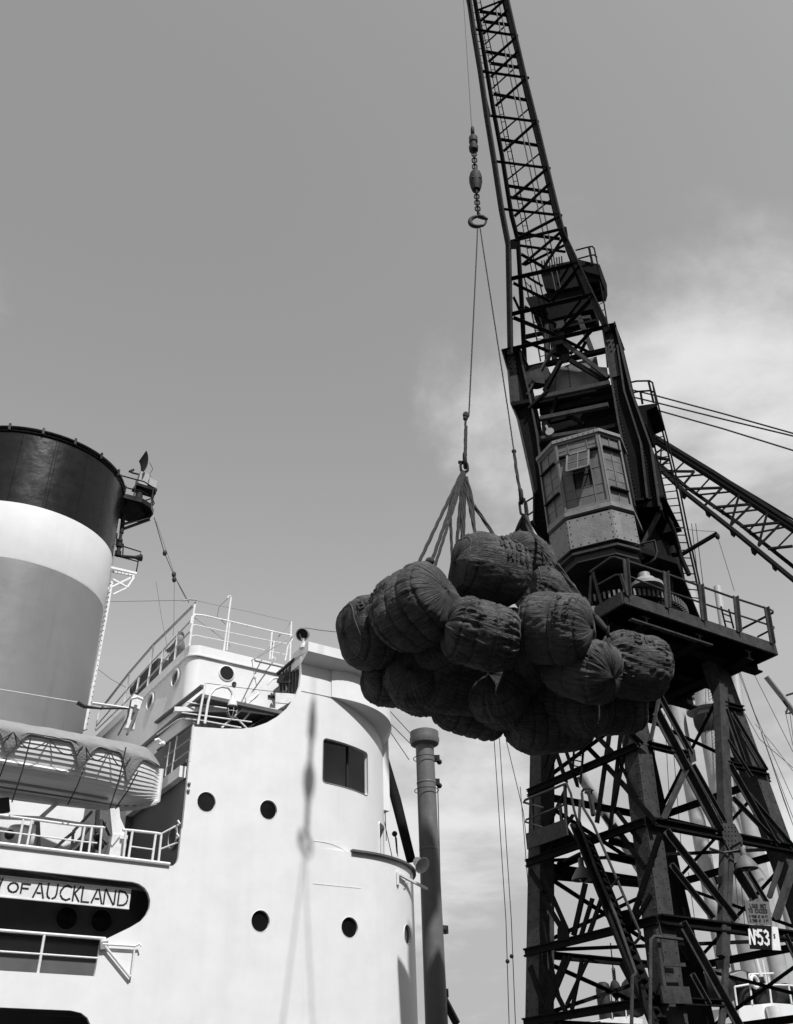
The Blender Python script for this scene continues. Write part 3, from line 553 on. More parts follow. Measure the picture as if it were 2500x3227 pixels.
# radar platform and fittings on the forward face of the funnel
KF = 7.4
def f1(x, y, k=KF): return SP(*c1(x, y), k)
pc = f1(1010, 755)
rp = part('radar_platform', MB().prism([pc + D * a + N * b for a, b in ((-.75, -.6), (.1, -.62), (.45, -.45), (.62, -.15), (.62, .2), (.42, .5), (.05, .66), (-.75, .6))], Z * .16), M['black'], ship)
part('platform_bracket', MB().beam(f1(945, 850), f1(1130, 795), .07, .07).beam(f1(945, 885), f1(1140, 815), .05, .09).beam(pc - D * .6 - Z * .1, pc - D * .6 - Z * .5, .1, .12), M['black'], rp)
for h in (.42, .82):
    part('guard_rail', MB().tube([pc + Z * h + D * a + N * b for a, b in ((-.7, -.55), (.1, -.6), (.42, -.42), (.6, -.15), (.6, .2), (.42, .46), (.05, .62), (-.7, .56))], .022, 6), M['black'], rp, smooth=40)
for a, b in ((.1, -.6), (.6, 0), (.42, .46), (-.2, .6)): part('stanchion', MB().tube([pc + D * a + N * b, pc + D * a + N * b + Z * .82], .02, 6), M['black'], rp)
pb = f1(1050, 690)
rd = part('radar_scanner', MB().lathe(pb, Z, [(.13, 0), (.12, .1), (.12, .62)], 14), M['iron'], ship, smooth=35)
part('gear_box', MB().beam(pb + Z * .6 + D * .02, pb + Z * 1.15 + D * .05, .30, .30, D).beam(pb + Z * .72 + D * .34, pb + Z * 1.0 + D * .36, .26, .26, D), M['grey'], rd)
part('gear_foot', MB().beam(pb + Z * .52 + D * .15, pb + Z * .62 + D * .15, .45, .7, D), M['black'], rd)
w_ = f1(1070, 430)
part('reflector', MB().grid([[w_ + D * (.22 * math.cos(t) - .1) + Z * (.5 * math.sin(t) + .1) + N * y for t in [-.9 + i * .2 for i in range(11)]] for y in (-.35, -.2, 0, .2, .35)]), M['iron'], rd, smooth=40)
part('reflector_horn', MB().tube([f1(1055, 470), f1(1010, 460), f1(985, 445)], .03).beam(f1(985, 450), f1(1020, 436), .08, .06), M['iron'], rd)
part('radar_cable', MB().tube([f1(1140, 380), f1(1165, 430), f1(1140, 470), f1(1150, 490)], .01, 5), M['wire'], rd)
part('siren_pipe', MB().lathe(f1(925, 920), f1(940, 790) - f1(925, 920), [(.07, 0), (.07, .75)], 12).lathe(f1(912, 985), Z, [(.09, 0), (.09, .08), (.05, .1), (.05, .3)], 12).tube([f1(885, 1000), f1(890, 920)], .03), M['iron'], ship, smooth=35)
gp = part('grating_platform', MB().beam(f1(840, 1180), f1(1040, 1225), .05, .07).beam(f1(845, 1210, KF + .6), f1(1035, 1245, KF + .6), .05, .05), M['white2'], ship)
for i in range(8): part('grating_bar', MB().beam(lerp(f1(845, 1195, KF - .1), f1(1035, 1238, KF - .1), i / 7), lerp(f1(845, 1195, KF + .7), f1(1035, 1238, KF + .7), i / 7), .02, .04), M['white2'], gp)
for l in ([f1(860, 1085), f1(1050, 1135)], [f1(1055, 1125), f1(1035, 1230)], [f1(870, 1005), f1(940, 1020), f1(1075, 1062), f1(1055, 1110)], [f1(940, 1000), f1(935, 1090)]): part('grating_rail', MB().tube(l, .02, 6), M['black' if l[0].z > 16.6 else 'white2'], gp)
part('grating_strut', MB().beam(f1(805, 1350), f1(1035, 1240), .04, .05).beam(f1(860, 1385), f1(965, 1335), .04, .04).beam(f1(860, 1270), f1(970, 1330), .05, .05).beam(f1(850, 1300, KF + .5), f1(960, 1315, KF + .5), .05, .05).beam(f1(970, 1330), f1(1030, 1240), .04, .05), M['white2'], gp)
part('whistle', MB().lathe(f1(900, 1070), Z, [(.09, -.1), (.1, .05), (.06, .08), (.06, .2), (.1, .22), (.1, .35)], 12).lathe(f1(920, 1095), f1(1050, 1105) - f1(920, 1095), [(.05, 0), (.05, .45), (.12, .66), (.11, .67)], 12), M['iron'], gp, smooth=35)
part('pipe_run', MB().tube([f1(850, 1290), f1(820, 1490), SP(*c2(735, 620), KF), SP(*c2(640, 1090), KF)], .045), M['white2'], ship, smooth=40)
part('pipe_run', MB().tube([f1(880, 960), f1(840, 1290), SP(*c2(770, 370), KF), SP(*c2(655, 900), KF), SP(*c2(625, 1090), KF)], .02), M['grey'], ship, smooth=40)
ld = part('funnel_ladder', MB().tube([f1(835, 1240), SP(*c2(790, 170), KF), SP(*c2(650, 960), KF), SP(*c2(635, 1090), KF)], .018, 6), M['grey'], ship)
for i in range(30): p = lerp(f1(825, 1300), SP(*c2(640, 1085), KF), i / 29); part('rung', MB().tube([p - D * .07 - N * .1, p + D * .02 - N * .1, p + D * .07 + N * .05], .014, 5), M['dark'], ld)
wires = [([f1(1175, 800), f1(1250, 1060)], .014), ([f1(1250, 1060), f1(1325, 1240), f1(1440, 1450)], .012), ([f1(1190, 830), f1(1350, 1290), f1(1420, 1430)], .006), ([f1(1328, 1270), f1(1325, 1600), SP(*c2(1318, 370), KF)], .006), ([f1(1190, 1290), f1(1230, 1560), SP(*c2(1275, 460), 5)], .005),
         ([f1(-200, 1440), f1(400, 1443), f1(900, 1440), SP(*c2(1480, 100), 2)], .006), ([SP(*c2(745, 625), 5), SP(*c2(850, 705), 4), SP(*c2(960, 765), 3)], .006)]
for l, r in wires: part('rigging_wire', MB().tube(l, r, 5), M['wire'], ship)
for p in ((1256, 1070), (1325, 1235), (1328, 1272)): part('rigging_block', MB().ball(f1(*p), .07, st=1.5), M['dark'], ship)
part('aerial_spreader', MB().tube([SP(*c2(1395, 105), UH), SP(*c2(1440, 95), UH), SP(*c2(1500, 100), UH)], .02), M['grey'], ship)
# signal lamp block and boom stowed above the lifeboat
sb = part('boat_winch_head', MB().beam(SP(*c2(1045, 840), 1.0), SP(*c2(1015, 930), 1.0), .22, .2, N).beam(SP(*c2(1000, 935), 1.0), SP(*c2(980, 1085), 1.0), .2, .14, N), M['white2'], ship)
part('head_sheave', MB().beam(SP(*c2(1035, 900), .85), SP(*c2(1020, 960), .85), .06, .05, N).beam(SP(*c2(1045, 940), .85), SP(*c2(970, 1120), .8), .05, .03, N), M['shade'], sb)
part('head_horn', MB().tube([SP(*c2(1000, 850), .9), SP(*c2(1045, 838), .9), SP(*c2(1090, 858), .9)], .02), M['white2'], sb)
part('radius_arm', MB().tube([SP(*c2(590, 880), .6), SP(*c2(640, 910), .6), SP(*c2(760, 925), .7), SP(*c2(985, 925), .9)], [.05, .04, .022, .022], 8), M['dark'], ship, smooth=40)
part('boat_fall', MB().tube([SP(*c2(-300, 740), .4), SP(*c2(0, 780), .5), SP(*c2(590, 878), .6)], .010, 5), M['white2'], ship)
part('boat_fall', MB().tube([SP(*c2(700, 885), .7), SP(*c2(980, 925), .9)], .03, 6), M['white2'], ship)
for l in ([(1000, 860), (975, 990), (900, 1130)], [(1050, 940), (1010, 1050), (965, 1130)]): part('boat_fall', MB().tube([SP(*c2(*p), .85) for p in l], .018, 5), M['drope'], ship)
# deck clutter on the house roof
db = part('roof_locker', MB().beam(hit(*c2(1080, 770), S(u_c + .9, 0, 0), D), hit(*c2(1265, 600), S(u_c + .9, 0, 0), D), .5, .35), M['dark'], ship)
part('roof_bin', MB().ball(hit(*c2(1040, 790), S(u_c + .8, 0, 0), D), .2), M['cloth'], ship)
part('roof_locker', MB().beam(a3(790, 1085) + D * .4, a3(850, 1020) + D * .4, .3, .25), M['dark'], ship)
# ---- king post with mushroom head, derrick, fore mast
def vpost(px_t, py_t, k, r, z0, prof_top, n=24):
    t = SP(px_t, py_t, k); b = V((t.x, t.y, z0)); return t, b
t, b = vpost(1338, 2330, 4.0, .3, 2, None)
kr = .275
kp = part('king_post', MB().lathe(b, Z, [(kr * 1.08, 0), (kr, t.z - b.z - 3), (kr * .97, t.z - b.z - .1)], 28), M['post'], ship, smooth=40)
part('mushroom_head', MB().lathe(V((t.x, t.y, t.z)), Z, [(kr * .95, -.22), (kr * 1.5, -.16), (kr * 1.6, -.06), (kr * 1.6, .02), (kr * 1.52, .03), (kr * 1.55, .20), (kr * 1.1, .26), (.01, .29)], 28), M['post'], kp, smooth=35)
for py in (2390, 2490):
    c = SP(1335, py, 4.0); part('rung_ring', MB().tube(arc(V((t.x, t.y, c.z)), D, N, kr + .07, 0, 6.28, 30)[:-1], .012, 5, closed=True), M['iron'], kp)
for py in (2470, 2680): part('collar', MB().lathe(V((t.x, t.y, SP(1335, py, 4).z)), Z, [(kr, 0), (kr * 1.02, .01), (kr * 1.02, .05), (kr, .06)], 28), M['post'], kp, smooth=35)
for py in (2400, 2475): c = SP(1378, py, 4.0); part('fairlead', MB().beam(c, c + Z * .18, .12, .16).ball(c + D * .08, .08), M['iron'], kp)
for py in (2930, 3130, 3170): c = SP(1398, py, 4.0); part('fairlead', MB().ball(c, .10).beam(c - D * .12, c + D * .12, .12, .2), M['iron'], kp)
for l, r in (([SP(1380, 2480, 3.9), SP(1392, 2940, 3.9), SP(1400, 3227, 3.9)], .014), ([SP(1385, 2700, 4.1), SP(1398, 3227, 4.1)], .012), ([SP(1400, 3150, 4), SP(1440, 3227, 4)], .10)): part('topping_wire', MB().tube(l, r, 6), M['wire'], kp)
part('derrick_boom', MB().tube([SP(1212, 2390, 5.5), SP(1248, 2520, 4.8), SP(1296, 2712, 4.2)], [.13, .15, .13], 14), M['steel'], ship, smooth=40)
part('boom_block', MB().ball(SP(1244, 2628, 5), .08).beam(SP(1246, 2630, 5), SP(1252, 2690, 5), .03, .03), M['dark'], ship)
for l in ([(1205, 2215), (1300, 2318)], [(1210, 2260), (1285, 2335)], [(1215, 2265), (1295, 2345)], [(1212, 2280), (1290, 2395)], [(1212, 2500), (1218, 2650)], [(1250, 2640), (1254, 2700)], [(1205, 2560), (1236, 2700)]):
    part('boom_guy', MB().tube([SP(*p, 4.6) for p in l], .012, 5), M['drope'], ship)
def post(name, pts, k, r, m='cream', rr=None, n=18): return part(name, MB().tube([SP(*p, k) for p in pts], rr or r, n), M[m], ship, smooth=40)
fm = post('fore_mast', [(2172, 1850), (2235, 2250), (2330, 2800), (2420, 3260)], 6, .48)
part('crosstree', MB().lathe(SP(2230, 2243, 6), Z, [(.5, 0), (.85, .02), (.85, .12), (.5, .13)], 28), M['cream'], fm, smooth=35)
part('mast_sleeve', MB().lathe(SP(2236, 2275, 6), Z, [(.49, -.5), (.62, -.1), (.62, .2)], 24), M['dark'], fm, smooth=35)
ld = part('mast_ladder', MB().tube([SP(2180, 1650, 5.4), SP(2240, 2150, 5.4), SP(2290, 2560, 5.4)], .018, 5).tube([SP(2193, 1650, 5.4), SP(2254, 2150, 5.4), SP(2304, 2560, 5.4)], .018, 5), M['iron'], fm)
for i in range(44): a = lerp(2150, 2560, i / 43); x = 2240 + (a - 2150) * .122; part('rung', MB().tube([SP(x, a, 5.4), SP(x + 14, a + 2, 5.4)], .012, 5), M['iron'], ld)
post('derrick_post', [(2118, 2150), (2165, 2400), (2230, 2760), (2330, 3260)], 7, .30)
post('derrick_post', [(2310, 2330), (2395, 2760), (2480, 3200)], 7.5, .36)
post('derrick_post', [(2400, 2480), (2460, 2760), (2560, 3200)], 8, .26)
post('derrick_post', [(2075, 1730), (2110, 1850), (2200, 2200)], 9, .32)
post('derrick_boom', [(1830, 2440), (1960, 2640), (2090, 2850)], 7, .22)
post('derrick_post', [(2315, 2100), (2340, 2330)], 8, .24)
post('derrick_post', [(2262, 1850), (2285, 2000)], 8, .2)
bo = post('derrick_boom', [(2415, 2130), (2470, 2200), (2560, 2320)], 5, .14)
part('boom_block', MB().tube([SP(2470, 2208, 5), SP(2484, 2230, 5), SP(2478, 2250, 5), SP(2492, 2246, 5)], .05, 8), M['iron'], bo)
for l in ([(2470, 2195), (2490, 2188), (2500, 2185)],): part('boom_link', MB().tube([SP(*p, 5) for p in l], .05, 6), M['iron'], bo)
for l in ([(2320, 2095), (2405, 2320), (2470, 2520), (2560, 2760)], [(2325, 2095), (2440, 2420), (2570, 2760)], [(2365, 2100), (2500, 2370)], [(2350, 2250), (2395, 2330), (2500, 2420)], [(2380, 2250), (2500, 2520)], [(2400, 2310), (2500, 2600)], [(2475, 2240), (2500, 2350)], [(2490, 2245), (2510, 2400)], [(1595, 2330), (1650, 2560), (1660, 2650)], [(1555, 2290), (1595, 2900), (1605, 3227)], [(1572, 2290), (1612, 2900), (1625, 3227)], [(1700, 3227), (1640, 2480)],
          [(2060, 2330), (2085, 2640)], [(2095, 2250), (2120, 2700)], [(2110, 2200), (2150, 2700)], [(2090, 2640), (2140, 2850)], [(2170, 2750), (2190, 2900)], [(2300, 2560), (2330, 2900)], [(2225, 2100), (2225, 2340)], [(2330, 2700), (2350, 2950)]):
    part('rigging_wire', MB().tube([SP(*p, 5) for p in l], .013, 5), M['wire'], ship)
part('rigging_wire', MB().tube([SP(2380, 2280, 4.5), SP(2440, 2350, 4.5), SP(2500, 2430, 4.5)], .02, 5), M['white2'], ship)
for p in ((1613, 3014), (1600, 3030)): part('rigging_block', MB().ball(SP(*p, 5), .06), M['iron'], ship)
# mast house and winch platform on the foredeck, behind the crane
c8 = lambda x, y: (1600 + x * .532, 2600 + y * .532)
def m8(x, y, k=3.0): return SP(*c8(x, y), k)
mh = part('mast_house', MB().prism([m8(1370, 1075), m8(1570, 1055), m8(1720, 1065), m8(1760, 1300), m8(1390, 1300)], -N * 3), M['white'], ship)
part('house_rail', MB().tube([m8(1345, 960), m8(1430, 945), m8(1660, 950), m8(1760, 962)], .03).tube([m8(1430, 885), m8(1575, 880)], .028), M['white2'], mh, smooth=40)
for x0, y0, x1, y1 in ((1345, 960, 1360, 1070), (1430, 885, 1450, 1065), (1545, 900, 1580, 1175), (1665, 950, 1685, 1060), (1510, 800, 1540, 960)): part('stanchion', MB().tube([m8(x0, y0), m8(x1, y1)], .03), M['white2'], mh, smooth=40)
part('winch', MB().lathe(m8(1505, 1060, 3.4), Z, [(.26, 0), (.28, .2), (.24, .75), (.1, .8)], 16).lathe(m8(1600, 1010, 3.6), D, [(.3, -.4), (.3, .4), (.38, .42), (.38, .5), (.05, .5)], 18), M['dark'], mh, smooth=35)
part('lifebuoy', MB().tube(arc(m8(1465, 930, 2.9), D, Z, .16, 0, 6.0, 20), .05, 8), M['white2'], mh, smooth=40)
part('ventilator', MB().lathe(m8(1390, 990, 3.6), Z, [(.3, -1), (.3, .2), (.42, .3), (.42, .5), (.2, .6)], 18).ball(m8(1250, 960, 3.8), .55), M['dark'], mh, smooth=40)
part('awning', MB().prism([m8(1330, 890, 3.2), m8(1390, 865, 3.2), m8(1450, 885, 3.2), m8(1440, 930, 3.2)], -N * .5), M['canvas'], mh)
part('white_pipe', MB().tube([m8(1570, 1075, 2.8), m8(1625, 1300, 2.8)], .22, 12), M['white2'], mh, smooth=40); part('white_pipe', MB().tube([m8(1470, 790, 3), m8(1500, 900, 3)], .07, 8), M['white2'], mh, smooth=40)
part('foredeck_bulwark', MB().hexa([S(13.0, .0, 2.1), S(45, .0, 2.1), S(45, .1, 2.1), S(13, .1, 2.1), S(13, 0, 3.0), S(45, 0, 3.0), S(45, .1, 3.0), S(13, .1, 3.0)]), M['hull'], ship)
wt = part('winch_table', MB().prism([m8(550, 1160, 4), m8(620, 1140, 4), m8(720, 1135, 4), m8(800, 1150, 4), m8(800, 1200, 4), m8(560, 1200, 4)], -N * 1.5), M['white2'], ship)
part('vent_drum', MB().lathe(m8(590, 1150, 4.2), Z, [(.22, 0), (.22, .75), (.18, .9), (.1, .95)], 16).lathe(m8(590, 1060, 4.2), Z, [(.23, 0), (.23, .05)], 16), M['dark'], wt, smooth=35)
part('vent_drum', MB().ball(m8(750, 1020, 4.2), .42, st=1.3).beam(m8(660, 1140, 4.2), m8(690, 1080, 4.2), .3, .3), M['dark'], wt, smooth=35)
part('table_rail', MB().tube([m8(540, 1005, 4), m8(605, 1000, 4), m8(620, 1150, 4)], .02), M['white2'], wt); part('table_rail', MB().tube([m8(695, 1060, 4), m8(705, 1140, 4)], .02), M['white2'], wt)
# ================================================================ LIFEBOAT (hangs at the ship's side)
LBu1 = uz(*c2(1235, 1400), .6)[0]; LBl = 7.4; LBk = .75
gz = lambda u: 8.62 + .10 * ((LBu1 - u) / LBl * 2 - 1) ** 2
ztopL = uz(*c2(1240, 1290), .4)[1]; zkeel = uz(*c2(800, 1640), .5)[1]; zg0 = uz(*c2(500, 1165), -.35)[1]
boat = thing('lifeboat', S(LBu1 - LBl / 2, LBk, zkeel), 'clinker-built white lifeboat under a grey scalloped canvas cover, hanging at the ship side', 'lifeboat')
def hsec(x, t):            # x along (0 aft..1 fore), t from gunwale (0) to keel (1): half breadth, height
    e = 1 - abs(2 * x - 1) ** 3.2; e = max(e, 0) ** .75
    hb = 1.12 * e * (math.cos(t * math.pi / 2) ** .5) * (1 - .08 * t)
    rise = .10 * abs(2 * x - 1) ** 2 ; kz = zkeel + (.55 * max(0, abs(2 * x - 1) - .72) / .28) ** 2.2 * .9
    zt = zg0 + rise * 1.4; z = zt + (kz - zt) * (math.sin(t * math.pi / 2) ** 1.15)
    return hb, z
nst = 14
def hp_(x, t, side): hb, z = hsec(x, t); return S(LBu1 - LBl * (1 - x) , LBk - side * hb, z)
hullp = part('boat_hull', MB().grid([[hp_(i / 48, j / 26, 1) + N * -.03 for j in range(27)] for i in range(49)]).grid([[hp_(i / 48, j / 26, -1) + N * .03 for j in range(27)] for i in range(49)]), M['shade'], boat, smooth=60)
for side in (1, -1):
    for p in range(nst):
        t0, t1 = p / nst, (p + 1.0) / nst; mb = MB(); rows = []
        for i in range(41):
            x = i / 40; a, b = hp_(x, t0, side), hp_(x, min(1, t1 + .02), side)
            rows.append([a + N * side * -.012, b + N * side * .010 - Z * .003, b + N * side * -.008])
        mb.grid(rows); part('plank', mb, M['white'], hullp, smooth=None)
# stem post, keel, rubbing strake
stem = [hp_(1, j / 12, 0) + D * .03 for j in range(13)]
part('stem_post', MB().tube([V(p) for p in stem] + [hp_(.93, 1, 0) - Z * .02, hp_(.8, 1, 0) - Z * .03], .055, 8), M['white2'], boat, smooth=40)
part('keel', MB().tube([hp_(i / 20, 1, 0) - Z * .03 for i in range(21)], .05, 8), M['white2'], boat)
part('rubbing_strake', MB().tube([hp_(.02 + .70 * i / 30, .52, 1) + N * .05 for i in range(31)], .045, 6), M['white2'], boat, smooth=40)
part('bilge_rail', MB().tube([hp_(.1 + .75 * i / 30, .86, 1) + N * .03 for i in range(31)], .03, 6), M['grey'], boat)
# canvas cover with scallops
PTS = [uz(px, 2400, -.4)[0] for px in (434, 263, 23)]; PTS += [PTS[-1] - 1.55 * i for i in (1, 2, 3)]
def scal(x):               # lower edge of the cover as t on the hull side: points hang down between shallow arcs
    u = LBu1 - LBl * (1 - x); dd = min(abs(u - p) for p in PTS)
    return .05 + .42 * max(0, 1 - dd / .30) ** 1.5
rows = []
for i in range(201):
    x = .004 + .992 * i / 200; r_ = []
    hb, zg = hsec(x, 0)
    for j in range(9):     # over the top from inboard gunwale to outboard gunwale
        a = j / 8; y = -hb + 2 * hb * a; r_.append(S(LBu1 - LBl * (1 - x), LBk - y * 1.03, zg + .34 * (1 - abs(2 * a - 1) ** 3.5) * min(1, hb / .5) + .035 + .014 * mnoise.noise(V((x * 22, j * .9, 3)))))
    te = scal(x) * (1 if hb > .15 else .4)
    for j in range(1, 7):
        q_ = hp_(x, te * j / 6, 1); r_.append(q_ + N * (.045 + .022 * mnoise.noise(V((x * 26, j * .7, 1)))) )
    rows.append(r_)
part('canvas_cover', MB().grid(rows), M['canvas'], boat, smooth=70)
for pa, pb_ in zip(PTS, PTS[1:]):
    for q in (0, 1):
        ua_, ub_ = lerp(pa, pb_, q / 2), lerp(pa, pb_, (q + 1) / 2); x0, x1 = 1 - (LBu1 - ua_) / LBl, 1 - (LBu1 - ub_) / LBl
        part('grab_line', MB().tube([lerp(hp_(x0, .05, 1), hp_(x1, .05, 1), s / 12) + N * (.03 + .05 * math.sin(math.pi * s / 12)) - Z * .27 * math.sin(math.pi * s / 12) for s in range(13)], .011, 6), M['drope'], boat, smooth=40)
for (a, b) in ((c2(235, 1150), c2(90, 1640)), (c2(640, 1380), c2(515, 1660)), (c2(960, 1220), c2(835, 1690)), (c2(1050, 1410), c2(880, 1690)), (c2(50, 1310), c2(-60, 1560))):
    part('gripe', MB().tube([SP(*a, -.52), lerp(SP(*a, -.52), SP(*b, -.1), .55) + N * .12, SP(*b, -.1)], .013, 6), M['drope'], boat, smooth=40)
part('stem_fitting', MB().tube([SP(*c2(1180, 1170), .6), SP(*c2(1205, 1160), .6), SP(*c2(1230, 1185), .6), SP(*c2(1215, 1200), .6)], .035, 8).ball(SP(*c2(1240, 1195), .6), .06), M['white2'], boat, smooth=40)
# ================================================================ QUAY CRANE
TD, TN = 13.7, -12.12
def T(a, b, z): return D * (TD + a) + N * (TN - b) + Z * z
def wd_(z): return 1.42 + .118 * (9.6 - z)
def wn_(z): return 1.32 + .047 * (9.6 - z)
def LG(sd, sn, z): return T(sd * wd_(z), sn * wn_(z), z)
PL = {1: (LG(-1, -1, 9.6), N + Z * .047), 2: (LG(-1, -1, 9.6), D - Z * .118), 3: (LG(-1, 1, 9.6), N - Z * .047), 4: (LG(1, 1, 9.6), D + Z * .118)}
def FP(px, py, face, off=0): p, n = PL[face]; n = n.normalized(); return hit(px, py, p + n * off * {1: 1, 2: -1, 3: -1, 4: 1}[face], n)
def PZ(px, py, z): return hit(px, py, V((0, 0, z)), Z)
cg = lambda x, y: (1600 + x * .5319, 2150 + y * .5319)
cf = lambda x, y: (1750 + x * .4433, 1650 + y * .4433)
ce = lambda x, y: (1800 + x * .4137, 1200 + y * .4137)
cc = lambda x, y: (1500 + x * .4137, 1200 + y * .4137)
ck = lambda x, y: (1550 + x * .3546, 700 + y * .3546)
cj = lambda x, y: (1400 + x * .3663, y * .3663)
crane = thing('quay_crane', T(0, 0, 0), 'tall dark lattice quay crane with a glazed cab and a steep jib over the ship', 'crane')
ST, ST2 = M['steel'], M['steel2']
def cp(name, mb, m='steel', parent=None, **k): return part(name, mb, M[m], parent or crane, **k)
# ---- portal legs: riveted boxes
for sd, sn in ((-1, -1), (-1, 1), (1, -1), (1, 1)):
    mb = MB(); w0 = .34; vs = []
    for z in (.3, 9.6):
        c = LG(sd, sn, z)
        vs += [c, c - D * sd * w0, c - D * sd * w0 + N * sn * w0, c + N * sn * w0]
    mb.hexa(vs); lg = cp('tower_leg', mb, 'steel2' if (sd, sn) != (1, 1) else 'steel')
    rv = MB()
    n1 = (-N * sn * -1).normalized(); n1 = N * (-sn); n2 = D * sd
    for i in range(58):
        z = .6 + i * .155; c = LG(sd, sn, z); rv.domes([c - D * sd * .05, c - D * sd * (w0 - .05)], n1, .017); rv.domes([c + N * sn * .05, c + N * sn * (w0 - .05)], n2, .017)
    cp('rivets', rv, 'steel2', lg, kind='stuff')
    cp('leg_foot', MB().beam(LG(sd, sn, .35) - D * sd * .2 + N * sn * .2 - D * .6, LG(sd, sn, .35) - D * sd * .2 + N * sn * .2 + D * .6, .5, .6), 'steel')
for sn in (-1, 1): cp('sill_beam', MB().chan(LG(-1, sn, .5) + N * sn * .2, LG(1, sn, .5) + N * sn * .2, .3, .5, .04))
# ---- cross beams at the storey levels
LV = (7.25, 5.95, 4.45, 3.38, 1.8)
for z in LV:
    for a, b, q in (((-1, -1), (-1, 1), -D), ((-1, 1), (1, 1), -N), ((1, -1), (1, 1), D)):
        cp('cross_beam', MB().chan(LG(*a, z) + q * .03, LG(*b, z) + q * .03, .09, .12, .018))
for z in (5.95, 4.45, 1.8): cp('cross_beam', MB().chan(LG(-1, -1, z) + N * .03, LG(1, -1, z) + N * .03, .13, .15, .025))
for a, b in ((cg(835, 370), cg(1095, 435)), (cg(1280, 130), cg(1395, 158)), (cg(1300, 485), cg(1535, 535)), (c8(1000, 1045), c8(1270, 1055))): cp('cross_beam', MB().chan(FP(*a, 1, .03), FP(*b, 1, .03), .11, .10, .02))
def brs(face, lst, w=.10, off=.05, m='steel', name='brace'):
    n = PL[face][1].normalized()
    for l in lst:
        ww = (l[2] if len(l) > 2 else w) * .74
        cp(name, MB().ell(FP(*l[0], face, off), FP(*l[1], face, off), ww, .018, n), m)
# face towards the right (B to C)
brs(1, [(cg(835, 350), cg(893, 60)), (cg(893, 70), cg(1085, 430), .11), (cg(1095, 450), cg(925, 820)), (cg(1095, 490), cg(1285, 830)), (cg(880, 180), cg(1255, 890), .17), (cg(700, 280), cg(790, 365), .12),
        (cg(1290, 165), cg(1400, 480)), (cg(1300, 340), cg(1440, 560), .08), (cg(1310, 490), cg(1575, 950), .13), (cg(1330, 180), cg(1530, 520), .09), (cg(1330, 680), cg(1600, 960), .09), (cg(1400, 640), cg(1700, 990), .10),
        (c8(935, 30), c8(1345, 555), .13), (c8(965, 230), c8(1215, 548)), (c8(1030, 575), c8(1370, 1190), .14), (c8(1090, 880), c8(1190, 1060), .09), (c8(1420, 270), c8(1535, 460), .08), (c8(1620, 230), c8(1550, 440), .09), (c8(1690, 270), c8(1590, 570), .13), (c8(1640, 650), c8(1700, 780), .1), (c8(1340, 250), c8(1460, 440), .14)], m='steel2')  # sunlit face takes the paler lit copy
mp_ = cp('middle_post', MB().beam(FP(*cg(1250, 0), 1, .02), FP(*cg(1285, 845), 1, .02), .14, .16, N).beam(FP(*cg(1285, 0), 1, .06), FP(*cg(1318, 845), 1, .06), .13, .03, N), 'steel2')
cp('middle_post', MB().beam(FP(*cg(1285, 845), 1, .02), FP(*c8(1265, 780), 1, .02), .09, .12, N).beam(FP(*c8(1325, 170), 1, .04), FP(*c8(1285, 980), 1, .04), .10, .05, N).beam(FP(*c8(1290, 980), 1, .04), FP(*c8(1265, 1200), 1, .04), .10, .05, N), 'steel2')
for z0 in (330, 620, 830): cp('batten', MB().beam(FP(*c8(1235, z0), 1, .03), FP(*c8(1310, z0 - 10), 1, .03), .12, .03, N), 'steel')
gp_ = cp('gusset_plate', MB().prism([FP(*cg(x, y), 1, .09) for x, y in ((1272, 835), (1340, 840), (1388, 930), (1388, 1000), (1310, 1000), (1270, 920))], N * .02), 'steel2')
rv = MB()
for x, y in [(x, y) for x in (1290, 1310, 1330, 1350) for y in (860, 885, 910, 940, 965)] : rv.domes([FP(*cg(x, y), 1, .112)], N, .014)
cp('rivets', rv, 'steel', gp_, kind='stuff')
for q in (((1065, 395), (1105, 400), (1115, 470), (1085, 480)), ((770, 340), (800, 345), (835, 375), (780, 372))): cp('gusset_plate', MB().prism([FP(*cg(x, y), 1, .08) for x, y in q], N * .02), 'steel2')
# face towards the left (A to B)
brs(2, [(cg(265, 385), cg(335, 590), .12), (cg(330, 390), cg(405, 620)), (cg(245, 390), cg(205, 500), .08), (cg(275, 425), cg(205, 620)), (cg(500, 310), cg(660, 480), .12), (cg(590, 300), cg(515, 830), .13), (cg(660, 290), cg(590, 920), .11), (cg(700, 300), cg(620, 740), .10), (cg(580, 510), cg(865, 840), .12), (cg(640, 450), cg(760, 690), .08), (cg(640, 780), cg(780, 960), .10), (cg(330, 640), cg(205, 900), .10), (cg(380, 780), cg(220, 1010), .1), (cg(620, 860), cg(800, 1110), .13), (cg(560, 800), cg(640, 900)),
        (c8(885, 50), c8(720, 560), .16), (c8(210, 330), c8(345, 640), .12), (c8(200, 440), c8(330, 660), .13), (c8(445, 340), c8(375, 650), .15), (c8(840, 400), c8(700, 640), .1), (c8(330, 770), c8(210, 1080), .13), (c8(360, 770), c8(230, 1090)), (c8(460, 800), c8(340, 1060), .10), (c8(430, 790), c8(360, 1140), .10), (c8(190, 830), c8(350, 1150), .12), (c8(120, 850), c8(200, 1080), .14), (c8(230, 1070), c8(330, 1230), .1), (c8(660, 830), c8(830, 1150), .14), (c8(200, 560), c8(240, 760), .05), (c8(250, 800), c8(320, 1100), .05), (c8(540, 440), c8(470, 640), .12), (c8(490, 430), c8(420, 660), .12), (c8(120, 280), c8(200, 400), .12)], off=.02)
for q in (((320, 560), (360, 600), (370, 680), (300, 690), (300, 620)), ((640, 520), (720, 500), (745, 590), (690, 640))): cp('gusset_plate', MB().prism([FP(*c8(x, y), 2, .06) for x, y in q], -D * .02), 'steel')
